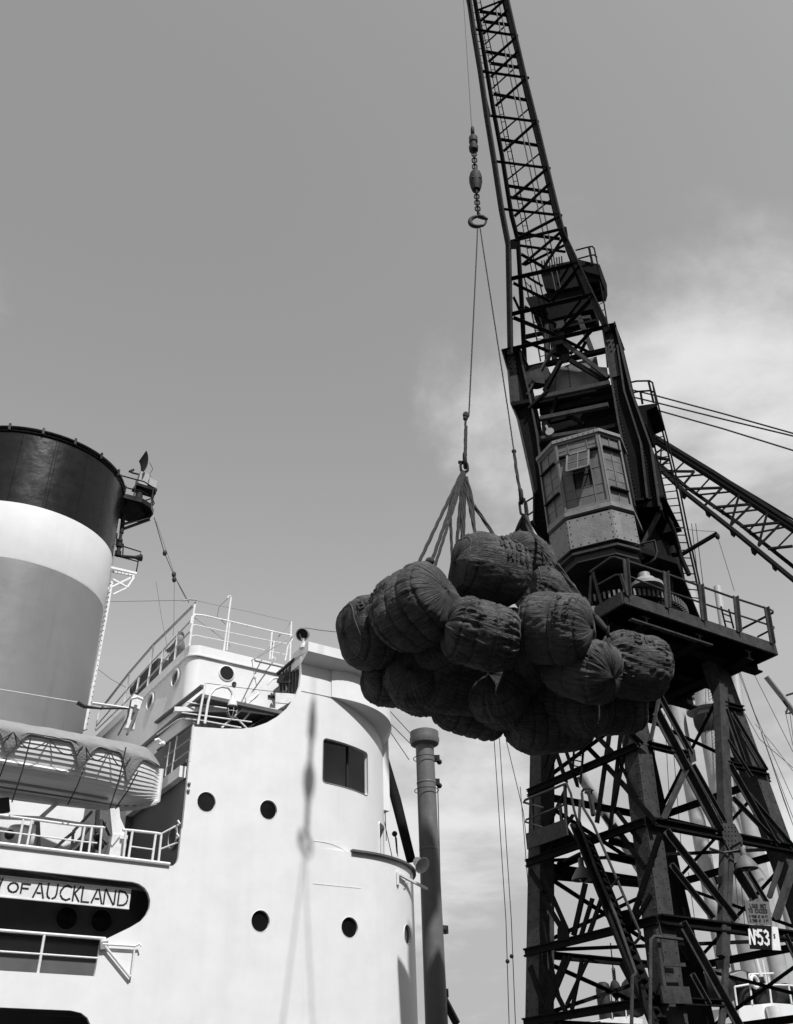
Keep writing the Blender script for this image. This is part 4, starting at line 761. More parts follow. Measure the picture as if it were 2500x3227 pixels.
# far faces
for face, (p, q) in ((3, ((-1, 1), (1, 1))), (4, ((1, -1), (1, 1)))):
    for z0, z1 in zip(LV[:-1], LV[1:]):
        for a, b in (((p, z0), (q, z1)), ((q, z0), (p, z1))): cp('brace', MB().ell(LG(*a[0], a[1]), LG(*b[0], b[1]), .06, .014, PL[face][1]))
    cp('brace', MB().ell(LG(*p, 9.4), LG(*q, 7.25), .07, .014, PL[face][1])); cp('brace', MB().ell(LG(*q, 9.4), LG(*p, 7.25), .07, .014, PL[face][1]))
# inner horizontal bracing seen from below
for z in (5.95, 4.45): 
    cp('plan_brace', MB().ell(LG(-1, -1, z), LG(1, 1, z), .06, .014)); cp('plan_brace', MB().ell(LG(-1, 1, z), LG(1, -1, z), .06, .014))
for (a, b) in ((c8(300, 245), c8(430, 190)), (c8(200, 300), c8(870, 355)), (c8(200, 285), c8(480, 320)), (c8(600, 90), c8(820, 150)), (c8(580, 180), c8(820, 230))): cp('service_beam', MB().chan(FP(*a, 2, -.6), FP(*b, 2, -.9), .12, .12, .02))
# ---- landing with rail, stairs
zl = 6.25
ln = cp('landing', MB().prism([PZ(*cg(115, 950), zl), PZ(*cg(350, 862), zl), PZ(*cg(420, 965), zl), PZ(*cg(140, 1010), zl)], Z * .06), 'steel')
cp('toe_board', MB().beam(PZ(*cg(115, 945), zl), PZ(*cg(352, 858), zl), .03, .28), 'steel2', ln)
def lr(x, y): return hit(*cg(x, y), PZ(*cg(115, 950), zl), (PZ(*cg(352, 862), zl) - PZ(*cg(115, 950), zl)).cross(Z))
for l in (([(215, 745), (95, 712), (105, 698), (335, 605), (350, 600), (375, 660), (395, 760), (430, 880)], .022), ([(210, 860), (105, 828), (110, 815), (340, 725)], .018)): cp('landing_rail', MB().tube([lr(*p) for p in l[0]], l[1], 6), 'steel2', ln)
for l in (((340, 605), (350, 870)), ((145, 690), (150, 900)), ((310, 720), (325, 860))): cp('stanchion', MB().beam(lr(*l[0]), lr(*l[1]), .05, .04, D), 'steel2', ln)
def st8(x, y): return FP(*c8(x, y), 2, .45)
sw = cp('stairway', MB().beam(st8(395, 0), st8(870, 1190), .05, .16, D), 'steel')
cp('stringer', MB().beam(FP(*c8(465, 60), 2, .1), FP(*c8(920, 1190), 2, .1), .05, .16, D), 'steel', sw)
for i in range(22): t = (i + .5) / 22; cp('tread', MB().beam(lerp(st8(395, 0), st8(870, 1190), t), lerp(FP(*c8(465, 60), 2, .1), FP(*c8(920, 1190), 2, .1), t), .12, .025), 'steel', sw)
for l in ([(430, -150), (425, -20), (520, 250), (650, 560), (760, 880)], ): cp('hand_rail', MB().tube([st8(*p) for p in l], .026, 7), 'steel2', sw, smooth=40)
cp('hand_rail', MB().tube([FP(*c8(*p), 2, .1) for p in ((440, -190), (450, -100), (510, 0), (690, 420), (785, 640), (780, 670), (755, 700))], .024, 7), 'steel2', sw, smooth=40)
for l in (((560, 440), (660, 310)), ((640, 450), (690, 420))): cp('stanchion', MB().tube([FP(*c8(*p), 2, .15) for p in l], .016, 6), 'steel2', sw)
lad = cp('tower_ladder', MB().tube([FP(*cg(400, 290), 2, .1), FP(*cg(385, 560), 2, .1)], .022, 6).tube([FP(*cg(460, 290), 2, .1), FP(*cg(432, 600), 2, .1)], .022, 6), 'steel')
for i in range(9): t = i / 8; cp('rung', MB().tube([lerp(FP(*cg(400, 300), 2, .1), FP(*cg(388, 560), 2, .1), t), lerp(FP(*cg(458, 305), 2, .1), FP(*cg(433, 575), 2, .1), t)], .012, 5), 'steel', lad)
cl = cp('corner_rail', MB().tube([FP(*c8(*p), 1, .3) for p in ((845, 1190), (850, 680), (870, 660), (1035, 680))], .025, 7), 'steel2', smooth=40)
cp('corner_rail', MB().tube([FP(*c8(*p), 1, .25) for p in ((735, 1190), (740, 900), (760, 885))], .025, 7), 'steel2', smooth=40)
fr = cp('access_frame', MB().beam(FP(*c8(880, 620), 1, .2), FP(*c8(930, 990), 1, .2), .06, .05, N).beam(FP(*c8(910, 1005), 1, .2), FP(*c8(1080, 1010), 1, .2), .22, .04, N).beam(FP(*c8(905, 825), 1, .2), FP(*c8(1050, 830), 1, .2), .05, .04, N), 'steel2')
# loop fitting at the landing
cp('guard_hoop', MB().tube([FP(*cg(*p), 2, .3) for p in ((440, 650), (455, 632), (490, 630), (505, 640), (490, 650), (460, 655))], .02, 6).beam(FP(*cg(485, 645), 2, .3), FP(*cg(510, 790), 2, .3), .07, .05, D), 'steel2')
# ---- working lamps and signs
for p, f_ in ((c8(445, 300), 2), (c8(1412, 235), 1)):
    c = FP(*p, f_, .25); o = cp('work_lamp', MB().lathe(c, Z, [(.03, .28), (.045, .26), (.05, .14), (.10, .10), (.18, -.02), (.19, -.07), (.175, -.07), (.1, .02), (.01, .03)], 18, caps=False), 'plate', smooth=35)
    cp('lamp_arm', MB().tube([c + Z * .28, c + Z * .36, FP(p[0] - 60, p[1] - 45, f_, .05)], .02, 6), 'steel', o); cp('bulb', MB().ball(c - Z * .03, .07), 'glass', o)
cp('pipe_clamp', MB().tube([FP(*c8(1200, 140), 1, .1), FP(*c8(1280, 165), 1, .1), FP(*c8(1370, 150), 1, .2), FP(*c8(1400, 190), 1, .25)], .02, 6), 'wire')
def s8(x, y, o=.12): return FP(*c8(x, y), 1, o)
npl = cp('notice_plate', MB().prism([s8(x, y) for x, y in ((1400, 450), (1545, 456), (1566, 592), (1424, 586))], N * .015), 'plate')
ex = (s8(1545, 456, .14) - s8(1400, 450, .14)); ey = (s8(1400, 450, .14) - s8(1424, 586, .14)); o0 = s8(1424, 586, .14)
for r_, (txt, y, w, x0) in enumerate((('LOAD NOT', .72, .085, .22), ('TO EXCEED', .50, .085, .14), ('3 TONS AT 50 FT', .28, .05, .12), ('2 TONS AT 65 FT', .10, .05, .12))):
    mb = MB(); hh = .16 if r_ < 2 else .10
    for i, ch in enumerate(txt):
        if ch != ' ': glyph(mb, ch, o0 + ex * (x0 + i * w) + ey * y, ex * w * .7, ey * hh, 1, .012 if r_ < 2 else .008, N, .004)
    if mb.v: cp('lettering', mb, 'letter', npl, kind='stuff')
nb_ = cp('number_plate', MB().prism([s8(x, y) for x, y in ((1425, 592), (1560, 600), (1562, 742), (1436, 735))], N * .015), 'steel')
ex, ey, o0 = (s8(1562, 742, .14) - s8(1436, 735, .14)), (s8(1425, 592, .14) - s8(1436, 735, .14)), s8(1436, 735, .14)
for ch, x0, w, y0, h in (('N', .02, .24, .22, .58), ('O', .30, .09, .58, .20), ('5', .40, .26, .22, .58), ('3', .72, .24, .22, .58)): cp('letter', glyph(MB(), ch, o0 + ex * x0 + ey * y0, ex * w, ey * h, 1, .038 if w > .1 else .02, N, .005), 'wletter', nb_)
cp('number_tag', MB().prism([s8(x, y) for x, y in ((1562, 604), (1595, 606), (1615, 745), (1568, 742))], N * .02), 'wletter', nb_)
cp('tag_letter', glyph(MB(), 'S', s8(1578, 670, .145), ex * .08, ey * .16, 1, .014, N, .003), 'letter', nb_)
# ---- slewing platform
PA0, PA1, PB0, PB1, PZ0 = -1.99, 2.24, -1.95, 2.45, 9.80
pf_ = cp('slewing_platform', MB().hexa([T(a, b, z) for z in (PZ0 + .06, PZ0 + .10) for a, b in ((PA0, PB0), (PA1, PB0), (PA1, PB1), (PA0, PB1))]))
for a, b in (((PA0, PB0), (PA1, PB0)), ((PA1, PB0), (PA1, PB1)), ((PA0, PB1), (PA0, PB0)), ((PA0, PB1), (PA1, PB1))): cp('fascia', MB().beam(T(*a, PZ0), T(*b, PZ0), .05, .24), 'steel2', pf_)
for b in (-1.45, -.5, .5, 1.5): cp('platform_girder', MB().chan(T(PA0 + .05, b, 9.62), T(PA1 - .02 + (.25 if b > 0 else 0), b, 9.62), .2, .32, .03), 'steel', pf_)
for a in (-1.4, 0, 1.4): cp('platform_girder', MB().chan(T(a, PB0 + .05, 9.50), T(a, PB1, 9.50), .2, .2, .03), 'steel', pf_)
st_ = cp('girder_flange', MB().beam(PZ(*cf(535, 682), 9.42), PZ(*cf(1110, 868), 9.42), .09, .03), 'steel2', pf_)
def pr(x, y): return hit(*cf(x, y), T(0, PB0, 0), N)
def pl_(x, y): return hit(*cf(x, y), T(PA0, 0, 0), D)
def pr2(x, y): return hit(*cf(x, y), T(PA1, 0, 0), D)
rl = cp('platform_rail', MB().tube([pr(497, 262), pr(780, 355), pr(1275, 530), pr(1530, 612), pr(1548, 622), pr2(1548, 634), pr2(1500, 660), pr2(1310, 758)], .024, 7), 'steel2', smooth=40)
cp('platform_rail', MB().tube([pr(510, 370), pr(790, 480), pr(1285, 645), pr(1540, 728), pr(1556, 736), pr2(1554, 746), pr2(1440, 805)], .020, 7), 'steel2', smooth=40)
cp('platform_rail', MB().tube([pl_(250, 345), pl_(395, 242), pl_(420, 238), pr(497, 262)], .022, 7), 'steel2', smooth=40)
cp('platform_rail', MB().tube([pl_(305, 435), pl_(430, 365), pl_(460, 364), pr(510, 370)], .018, 7), 'steel2', smooth=40)
for a, b in (((495, 265), (515, 525)), ((780, 355), (795, 612)), ((1027, 445), (1052, 700)), ((1275, 530), (1300, 782)), ((1493, 605), (1538, 865))): cp('stanchion', MB().ell(pr(*a) + N * .03, pr(*b) + N * .03, .085, .02, N), 'steel2', rl)
for a, b in (((255, 340), (325, 600)), ((455, 365), (490, 490)), ((245, 370), (232, 600))): cp('stanchion', MB().ell(pl_(*a), pl_(*b), .06, .02, D), 'steel2', rl)
cp('hand_ladder', MB().tube([pr(1180, 590), pr(1215, 740)], .02, 6).tube([pr(1235, 610), pr(1270, 745)], .02, 6).tube([pr(1195, 640), pr(1245, 660)], .014, 5).tube([pr(1205, 690), pr(1258, 705)], .014, 5), 'steel', rl)
cp('cable_post', MB().tube([pl_(120, 425), pl_(145, 520)], .03, 6).tube([pl_(275, 590), pl_(262, 830)], .05, 6), 'grey')
# ring gear
rc = T(0, 0, 10.55)
cp('ring_base', MB().lathe(T(0, 0, 9.9), Z, [(1.2, 0), (1.2, .45), (1.34, .5), (1.34, .63)], 48))
rg = cp('ring_gear', MB().lathe(rc, Z, [(1.28, 0), (1.34, .0), (1.34, .17), (1.28, .20), (1.1, .24)], 72), 'steel')
tb = MB()
for i in range(90):
    a = 2 * math.pi * i / 90; e = V((math.cos(a), math.sin(a), 0)); tb.beam(rc + e * 1.38 + Z * .01, rc + e * 1.38 + Z * .16, .04, .08, e)
cp('gear_teeth', tb, 'plate', rg, kind='stuff')  # paler paint, the light on the teeth put into their colour
cp('slew_gearbox', MB().lathe(PZ(*cf(650, 465), 10.78), Z, [(.34, 0), (.34, .07), (.26, .1), (.2, .2), (.13, .22), (.12, .34), (.02, .38)], 20), 'grey', smooth=35)
# ================================================================ superstructure (turned towards the ship)
FW = V((-.40, -.9165, 0)).normalized(); RT = V((-FW.y, FW.x, 0)); AX = T(0, 0, 0)
def U(r, f, z): return AX + RT * r + FW * f + Z * z
def K(p, f): return hit(p[0], p[1], U(0, f, 0), FW)
cp('turntable', MB().lathe(U(0, 0, 10.25), Z, [(.95, 0), (.95, .35), (1.05, .6), (1.2, .9), (1.25, 1.1), (1.25, 1.22), (.3, 1.25)], 40), 'steel')
cp('machine_deck', MB().prism([U(r, f, 11.46) for r, f in ((-1.35, .5), (-.85, 1.35), (.85, 1.35), (1.45, .5), (1.45, -2.6), (-1.35, -2.6))], Z * .14))
cp('machinery_house', MB().prism([U(r, f, 11.62) for r, f in ((-1.02, .45), (1.02, .45), (1.3, -.2), (1.3, -2.4), (-1.3, -2.4), (-1.3, -.2))], Z * 4.1))
cp('dark_infill', MB().prism([K(cc(*p), -.15) for p in ((500, 130), (1080, 20), (1120, 200), (1130, 480), (520, 520), (500, 330))], -FW * .06))  # dark panel added so no sky shows between the columns
cp('counterweight', MB().hexa([U(r, f, z) for z in (11.0, 13.2) for r, f in ((-1.2, -2.45), (1.2, -2.45), (1.2, -3.4), (-1.2, -3.4))]))
# side columns carrying the jib
def colm(lst, f0, f1, m='steel'): return MB().prism([K(p, f0) for p in lst], -FW * (f0 - f1))
CL = cp('jib_column', colm([ck(95, 1140), ck(240, 1112), cc(410, 110), cc(470, 420), cc(530, 900), cc(545, 1060), cc(445, 1090), cc(445, 870), cc(415, 720), cc(322, 300), cc(272, 180), ck(150, 1330)], .8, .1))
CR = cp('jib_column', colm([ck(985, 928), ck(1095, 893), ck(1150, 1120), ck(1240, 1500), cc(1215, 130), cc(1335, 500), cc(1400, 960), cc(1215, 960), cc(1150, 600), cc(1090, 330), ck(1060, 1370)], .8, .1))
for edge, o in (([ck(95, 1140), ck(150, 1330), cc(272, 180), cc(322, 300), cc(415, 720), cc(445, 870), cc(445, 1090)], CL), ([ck(240, 1112), cc(410, 110), cc(470, 420), cc(530, 900)], CL), ([ck(985, 928), ck(1060, 1370), cc(1090, 330), cc(1150, 600), cc(1215, 960)], CR), ([ck(1095, 893), ck(1150, 1120), ck(1240, 1500), cc(1335, 500), cc(1400, 960)], CR), ([ck(1120, 1100), ck(1180, 1500), cc(1260, 480), cc(1310, 900)], CR)):
    for a, b in zip(edge, edge[1:]): cp('flange', MB().beam(K(a, .86), K(b, .86), .035, .10, FW), 'steel2', o)
rv = MB()
for a, b in ((ck(1080, 1400), cc(1225, 900)), (ck(1215, 1480), cc(1370, 900)), (cc(430, 200), cc(520, 880)), (cc(300, 200), cc(440, 860))): rv.domes([lerp(K(a, .805), K(b, .805), i / 34) for i in range(35)], FW, .016)
cp('rivets', rv, 'steel2', CR, kind='stuff')
for nm, lst, o in (('column_face', (ck(130, 1150), ck(205, 1135), ck(250, 1600), ck(185, 1590)), CL), ('column_face', (ck(1005, 960), ck(1070, 945), ck(1140, 1360), ck(1070, 1380)), CR)): cp(nm, colm(lst, .83, .8), 'steel2', o)
rv = MB()
for x, y in [(150 + 8 * i + 45 * j, 1180 + 40 * i) for i in range(5) for j in (0, 1)]: rv.domes([K(ck(x, y), .835)], FW, .025)
cp('rivets', rv, 'steel', CL, kind='stuff'); rv = MB()
for x, y in [(1025 + 10 * i + 38 * j, 985 + 40 * i) for i in range(5) for j in (0, 1)]: rv.domes([K(ck(x, y), .835)], FW, .025)
cp('rivets', rv, 'steel', CR, kind='stuff')
for lst, o in (((ck(90, 1135), ck(245, 1100), ck(250, 1130), ck(95, 1165)), CL), ((ck(975, 920), ck(1095, 890), ck(1105, 915), ck(980, 950)), CR), ((ck(168, 1600), ck(330, 1570), ck(335, 1600), ck(172, 1630)), CL)): cp('column_cap', colm(lst, .95, .0), 'steel', o)
for a, b, f, w, m in ((ck(310, 1305), ck(1010, 1140), .75, .12, 'steel'), (ck(640, 1190), ck(470, 1500), .8, .09, 'steel'), (ck(700, 1230), ck(1010, 1410), .8, .10, 'steel'), (ck(560, 1100), ck(320, 1540), .85, .06, 'steel2'), (ck(650, 1075), ck(1040, 1380), .85, .09, 'steel2'), (ck(390, 1570), ck(1050, 1430), .85, .11, 'steel2'), (cc(470, 175), cc(1010, 65), .7, .14, 'steel'), (cc(490, 290), cc(1010, 185), .85, .10, 'steel2'), (cc(490, 240), cc(1080, 110), .6, .16, 'steel'),
                      (cc(500, 440), cc(920, 370), .9, .08, 'steel2'), (cc(480, 480), cc(1090, 340), .8, .10, 'steel'), (ck(380, 1640), ck(800, 1570), .6, .1, 'steel'), (cc(560, 320), cc(760, 270), .7, .06, 'steel'), (cc(620, 130), cc(560, 320), .72, .07, 'steel'), (cc(700, 260), cc(830, 330), .74, .07, 'steel'), (ck(330, 1660), ck(500, 1500), .9, .06, 'steel')):
    cp('tie_beam', MB().beam(K(a, f), K(b, f), .1, w, FW.cross(RT)), m)
cp('roof_sheet', MB().prism([K(ck(x, y), .55) for x, y in ((580, 1295), (930, 1192), (948, 1285), (1022, 1290), (1045, 1445), (470, 1535), (520, 1350))], -FW * .05), 'cab')
rs = MB()
for x0, y0, x1, y1 in ((680, 1280, 700, 1480), (580, 1300, 560, 1510), (930, 1200, 960, 1440)): rs.domes([lerp(K(ck(x0, y0), .56), K(ck(x1, y1), .56), i / 9) for i in range(10)], FW, .018)
cp('rivets', rs, 'steel', kind='stuff')
sh = cp('winch_sheave', MB().lathe(K(ck(410, 1375), .75), FW, [(.10, -.08), (.32, -.08), (.30, -.03), (.30, .03), (.32, .08), (.10, .08)], 24), 'steel2', smooth=30)
cp('sheave_plate', MB().prism([K(ck(x, y), .9) for x, y in ((345, 1390), (385, 1320), (430, 1312), (480, 1370), (470, 1440), (400, 1430))], FW * .03), 'steel2', sh)
cp('hook_plate', MB().lathe(K(cc(565, 390), .95), FW, [(.01, 0), (.10, .0), (.10, .03), (.01, .03)], 14).beam(K(cc(535, 340), .95), K(cc(560, 385), .95), .05, .03, FW), 'grey')
# ---- cab with faceted glazing
FC = ((cc(470, 515), cc(605, 480), cc(680, 1000), cc(540, 1070)), (cc(605, 480), cc(930, 400), cc(1020, 930), cc(680, 1000)), (cc(930, 400), cc(1080, 385), cc(1185, 945), cc(1020, 930)))
fF, fS = 1.85, 1.42
def vert(p, q, f0, f1): a, b = K(p, f0), K(q, f1); return a, b
# plan corners from the mean of top and bottom sight lines
def rof(p, f): return (K(p, f) - AX).dot(RT)
rL = (rof(FC[0][0], fS) + rof(FC[0][3], fS)) / 2; r1 = (rof(FC[1][0], fF) + rof(FC[1][3], fF)) / 2; r2 = (rof(FC[1][1], fF) + rof(FC[1][2], fF)) / 2; rR = (rof(FC[2][1], fS) + rof(FC[2][2], fS)) / 2
zT = (K(FC[1][0], fF).z + K(FC[1][1], fF).z) / 2; zB = (K(FC[1][2], fF).z + K(FC[1][3], fF).z) / 2
zS = (K(cc(715, 1275), fF).z + K(cc(1060, 1210), fF).z) / 2; zSt = (K(cc(690, 1062), fF).z + K(cc(1025, 987), fF).z) / 2
CP = [(rL, fS), (r1, fF), (r2, fF), (rR, fS), (rR, .5), (rL, .5)]
def shrink(g): return [(r + (g if r < 0 else -g), f - g) for r, f in CP]
cabo = cp('cab', MB().prism([U(r, f, zB) for r, f in shrink(.05)], Z * (zT - zB)), 'dark')
cp('cab_roof', MB().prism([U(r, f, zT) for r, f in shrink(-.05)], Z * .08), 'cab', cabo)
cp('cab_floor', MB().prism([U(r, f, zB - .10) for r, f in shrink(-.02)], Z * .10), 'cab', cabo)
for i in (0, 1, 2): cp('skirt_panel', MB().prism([U(*CP[i], zS), U(*CP[i + 1], zS), U(*CP[i + 1], zSt), U(*CP[i], zSt)], -FW * .05), 'cab', cabo)
cp('skirt_rim', MB().prism([U(r * .99, f - .02, zS - .14) for r, f in CP], Z * .05), 'steel2', cabo); cp('skirt_core', MB().prism([U(r, f, zS - .3) for r, f in shrink(.08)], Z * (zSt - zS + .5)), 'dark', cabo)
for s_ in (-1, 1): cp('cab_side', MB().hexa([U(r, f, z) for z in (zB - .05, zT) for r, f in (((rR if s_ > 0 else rL), fS - .005), ((rR if s_ > 0 else rL) * .97, fS - .005), ((rR if s_ > 0 else rL) * .97, .5), ((rR if s_ > 0 else rL), .5))]), 'steel', cabo)
rv = MB()
for i in (0, 1, 2):
    a, b = CP[i], CP[i + 1]; nv = (U(*b, 0) - U(*a, 0)).cross(Z).normalized(); m_ = 5 if i == 1 else 3
    if nv.dot(FW) < 0: nv = -nv
    for j in range(m_ + 1):
        t = .06 + .88 * j / m_
        for z in (zS + .05, zSt - .05): rv.domes([lerp(U(*a, z), U(*b, z), t) + nv * .002], nv, .014)
    for j in range(1, 4): rv.domes([lerp(U(*a, lerp(zS, zSt, j / 4)), U(*b, lerp(zS, zSt, j / 4)), t) + nv * .002 for t in (.05, .95)], nv, .014)
    for j in range(8): rv.domes([lerp(U(*a, zT + .04), U(*b, zT + .04), (j + .5) / 8) + nv * .055], nv, .011)
cp('rivets', rv, 'steel', cabo, kind='stuff')
def facet(i, cols, rows, skip=()):
    a, b = CP[i], CP[i + 1]; A0, B0 = U(*a, 0), U(*b, 0); ex = B0 - A0; L_ = ex.length; ex.normalize(); nv = ex.cross(Z); nv = nv if nv.dot(FW) > 0 else -nv
    xs = [L_ * c for c in cols]; zs = [lerp(zB, zT, r) for r in rows]
    P = lambda x, z, o=0: A0 + ex * x + Z * z + nv * o
    for x in (0.02, L_ - .02): cp('corner_post', MB().beam(P(x, zB), P(x, zT), .045, .045, nv), 'frame', cabo)
    for z in (zB + .03, zT - .03): cp('window_bar', MB().beam(P(.045, z), P(L_ - .045, z), .04, .06), 'frame', cabo)
    for k_, x in enumerate(xs[1:-1]): cp('window_bar', MB().beam(P(x, zB + .06, -.008), P(x, zT - .06, -.008), .018, .022, nv), 'frame', cabo)
    for k_, z in enumerate(zs[1:-1]): cp('window_bar', MB().beam(P(.045, z, -.012), P(L_ - .045, z, -.012), .016, .010), 'plate', cabo)
    for ci in range(len(xs) - 1):
        for ri in range(len(zs) - 1):
            if (ci, ri) in skip: continue
            x0, x1, z0, z1 = xs[ci] + .007, xs[ci + 1] - .007, zs[ri] + .005, zs[ri + 1] - .005
            tl = random.uniform(-.004, .004); tt = random.uniform(-.004, .004)
            cp('window_pane', MB().hexa([P(x0, z0, -.012 + tl), P(x1, z0, -.012 - tl), P(x1, z0, -.04), P(x0, z0, -.04), P(x0, z1, -.012 + tt), P(x1, z1, -.012 - tt), P(x1, z1, -.04), P(x0, z1, -.04)]), 'pane', cabo)
    return P, L_
facet(0, (.08, .5, .92), (.03, .17, .3, .43, .57, .74, .97))
P1, L1 = facet(1, (.04, .28, .72, .96), (.03, .16, .28, .52, .77, .87, .97), skip=((1, 2), (1, 3)))
facet(2, (.09, .5, .91), (.03, .2, .34, .48, .63, .79, .97))
for i_, z in ((0, .30), (0, .74), (2, .20), (2, .79)):
    a, b = CP[i_], CP[i_ + 1]; nv = (U(*b, 0) - U(*a, 0)).cross(Z).normalized(); nv = nv if nv.dot(FW) > 0 else -nv; zz_ = lerp(zB, zT, z)
    cp('drip_ledge', MB().beam(lerp(U(*a, zz_), U(*b, zz_), .1) + nv * .04, lerp(U(*a, zz_), U(*b, zz_), .9) + nv * .04, .06, .035), 'steel', cabo)
for t0, t1 in ((.05, .30), (.72, .96)): zz_ = lerp(zB, zT, .77); cp('drip_ledge', MB().beam(P1(L1 * t0, zz_, .04), P1(L1 * t1, zz_, .04), .06, .04), 'steel', cabo)
# open hatch hinged at the top
hz0, hz1 = lerp(zB, zT, .52), lerp(zB, zT, .77); ht = [P1(L1 * .25, hz1, .05), P1(L1 * .75, hz1, .05), P1(L1 * .73, hz1 - .58, .30), P1(L1 * .23, hz1 - .58, .30)]
hn = (ht[1] - ht[0]).cross(ht[3] - ht[0]).normalized()
hat = cp('open_hatch', MB().beam(ht[0], ht[1], .04, .03, hn).beam(ht[3], ht[2], .04, .03, hn).beam(ht[0], ht[3], .04, .03, hn).beam(ht[1], ht[2], .04, .03, hn).beam(lerp(ht[0], ht[1], .5), lerp(ht[3], ht[2], .5), .02, .02, hn).beam(lerp(ht[0], ht[3], .5), lerp(ht[1], ht[2], .5), .02, .02, hn), 'plate', cabo)
for a in (0, 1):
    for b in (0, 1):
        g = lambda s, t: lerp(lerp(ht[0], ht[1], s), lerp(ht[3], ht[2], s), t)
        cp('hatch_pane', MB().prism([g(a * .5 + .03, b * .5 + .03), g(a * .5 + .47, b * .5 + .03), g(a * .5 + .47, b * .5 + .47), g(a * .5 + .03, b * .5 + .47)], hn * .006), 'hpane', cabo)
cp('hatch_stay', MB().tube([ht[2], P1(L1 * .70, hz0 + .02, .0)], .012, 5), 'cab', cabo); cp('hatch_stay', MB().tube([ht[3], P1(L1 * .33, hz0, .0)], .012, 5), 'cab', cabo)
# cab balcony, floodlights, struts
bf = K(ce(560, 955), .6).z
bal = cp('cab_balcony', MB().prism([U(r, f, bf) for r, f in ((rR + .02, .9), (rR + .62, .75), (rR + .70, -.8), (rR + .02, -.8))], Z * .05))
for l in ([ce(465, 725), ce(560, 735), ce(640, 745), ce(660, 790)], [ce(480, 822), ce(570, 835), ce(640, 842), ce(665, 880)]): cp('balcony_rail', MB().tube([K(p, .7) for p in l], .022, 6), 'steel2', bal)
for a, b in ((ce(470, 700), ce(490, 940)), (ce(580, 740), ce(630, 950)), (ce(640, 745), ce(690, 985)), (ce(445, 575), ce(525, 935))): cp('stanchion', MB().beam(K(a, .7), K(b, .7), .05, .04, FW), 'steel2', bal)
cp('balcony_strut', MB().beam(K(ce(670, 1010), .6), K(ce(545, 1260), .6), .08, .09, FW), 'steel2', bal)
bl2 = cp('left_balcony', MB().prism([U(r, f, K(cc(430, 1120), .5).z) for r, f in ((rL, .9), (rL - .55, .7), (rL - .55, -.6), (rL, -.6))], Z * .05))
for l in ([cc(370, 930), cc(460, 875)], [cc(395, 1025), cc(455, 985)], [cc(415, 1105), cc(420, 1075), cc(440, 1065)]): cp('balcony_rail', MB().tube([K(p, .6) for p in l], .02, 6), 'steel2', bl2)
for a, b in ((cc(462, 870), cc(495, 1085)), (cc(375, 930), cc(395, 1130))): cp('stanchion', MB().beam(K(a, .6), K(b, .6), .06, .04, FW), 'steel2', bl2)
for p, sz in ((cc(1277, 1310), .27), (cc(580, 1440), .22)):
    c = K(p, 1.0); q = [c + RT * a * sz + Z * b * sz for a, b in ((-1, .8), (1, .8), (1, -.2), (.75, -.75), (.3, -.95), (-.3, -.95), (-.75, -.75), (-1, -.2))]
    fl = cp('floodlight', MB().prism(q, -FW * .3)); cp('floodlight_lens', MB().prism([lerp(c, x, .86) + FW * .004 for x in q], FW * .01), 'glass', fl); cp('floodlight_rim', MB().tube(q, .02, 6, closed=True), 'steel2', fl)
    cp('lamp_reflector', MB().ball(c + FW * .02 + Z * .02, .09), 'iron', fl)
cp('drive_box', MB().beam(K(ce(640, 1000), -.2), K(ce(690, 1220), -.2), .55, .6, FW))
cp('cable_duct', MB().tube([K(p, .0) for p in (ce(650, 760), ce(680, 980), ce(760, 1080), ce(800, 1240), ce(850, 1370), ce(900, 1480))], .05, 8), 'steel', smooth=40)
cp('cable_duct', MB().tube([K(p, .1) for p in (ce(660, 860), ce(720, 990), ce(790, 1140), ce(830, 1280))], .03, 8), 'steel', smooth=40)
cp('slew_motor', MB().lathe(K(ce(640, 1290), -.2), Z, [(.2, 0), (.2, .35), (.12, .4)], 16), 'steel')
bm_ = cp('cable_boom', MB().tube([K(ce(600, 1355), -.4), K(ce(720, 1330), -.4), K(ce(845, 1315), -.4)], .07, 8).tube([K(ce(840, 1325), -.4), K(ce(1115, 1162), -.4)], .05, 8), 'steel', smooth=40)
cp('boom_wire', MB().tube([K(ce(800, 1118), -.4), K(ce(950, 1140), -.4), K(ce(1110, 1150), -.4)], .006, 5), 'wire', bm_); cp('boom_wire', MB().tube([K(ce(1118, 1190), -.4), K(ce(1190, 1420), -.4), K(ce(1245, 1600), -.4)], .006, 5), 'wire', bm_)
cp('boom_tackle', MB().ball(K(ce(1116, 1185), -.4), .05, st=1.6), 'iron', bm_)
# ---- upper platform and long ladder at the back right
def lad_(name, L, R_, f, n, r=.024, w=.014):
    o = cp(name, MB().tube([K(p, f) for p in L], r, 6), 'steel'); cp('ladder_rail', MB().tube([K(p, f) for p in R_], r, 6), 'steel', o)
    def along(pts, t):
        d_ = [(pts[i + 1] - pts[i]).length for i in range(len(pts) - 1)]; s = t * sum(d_)
        for i, x in enumerate(d_):
            if s <= x + 1e-9: return lerp(pts[i], pts[i + 1], s / x)
            s -= x
        return pts[-1]
    A_, B_ = [K(p, f) for p in L], [K(p, f) for p in R_]
    for i in range(n): t = (i + .5) / n; cp('rung', MB().tube([along(A_, t), along(B_, t)], w, 5), 'steel', o)
    return o
lad_('long_ladder', [ce(575, 225), ce(625, 440), ce(700, 790), ce(760, 1060), ce(820, 1300), ce(880, 1600), ce(890, 1680)], [ce(650, 205), ce(720, 470), ce(800, 800), ce(870, 1150), ce(940, 1450), ce(990, 1690)], -.9, 27)
cp('ladder_stay', MB().tube([K(ce(620, 10), -.9), K(ce(740, 470), -.9), K(ce(835, 860), -.9), K(ce(900, 1180), -.9), K(ce(1010, 1680), -.9)], .022, 6), 'steel')
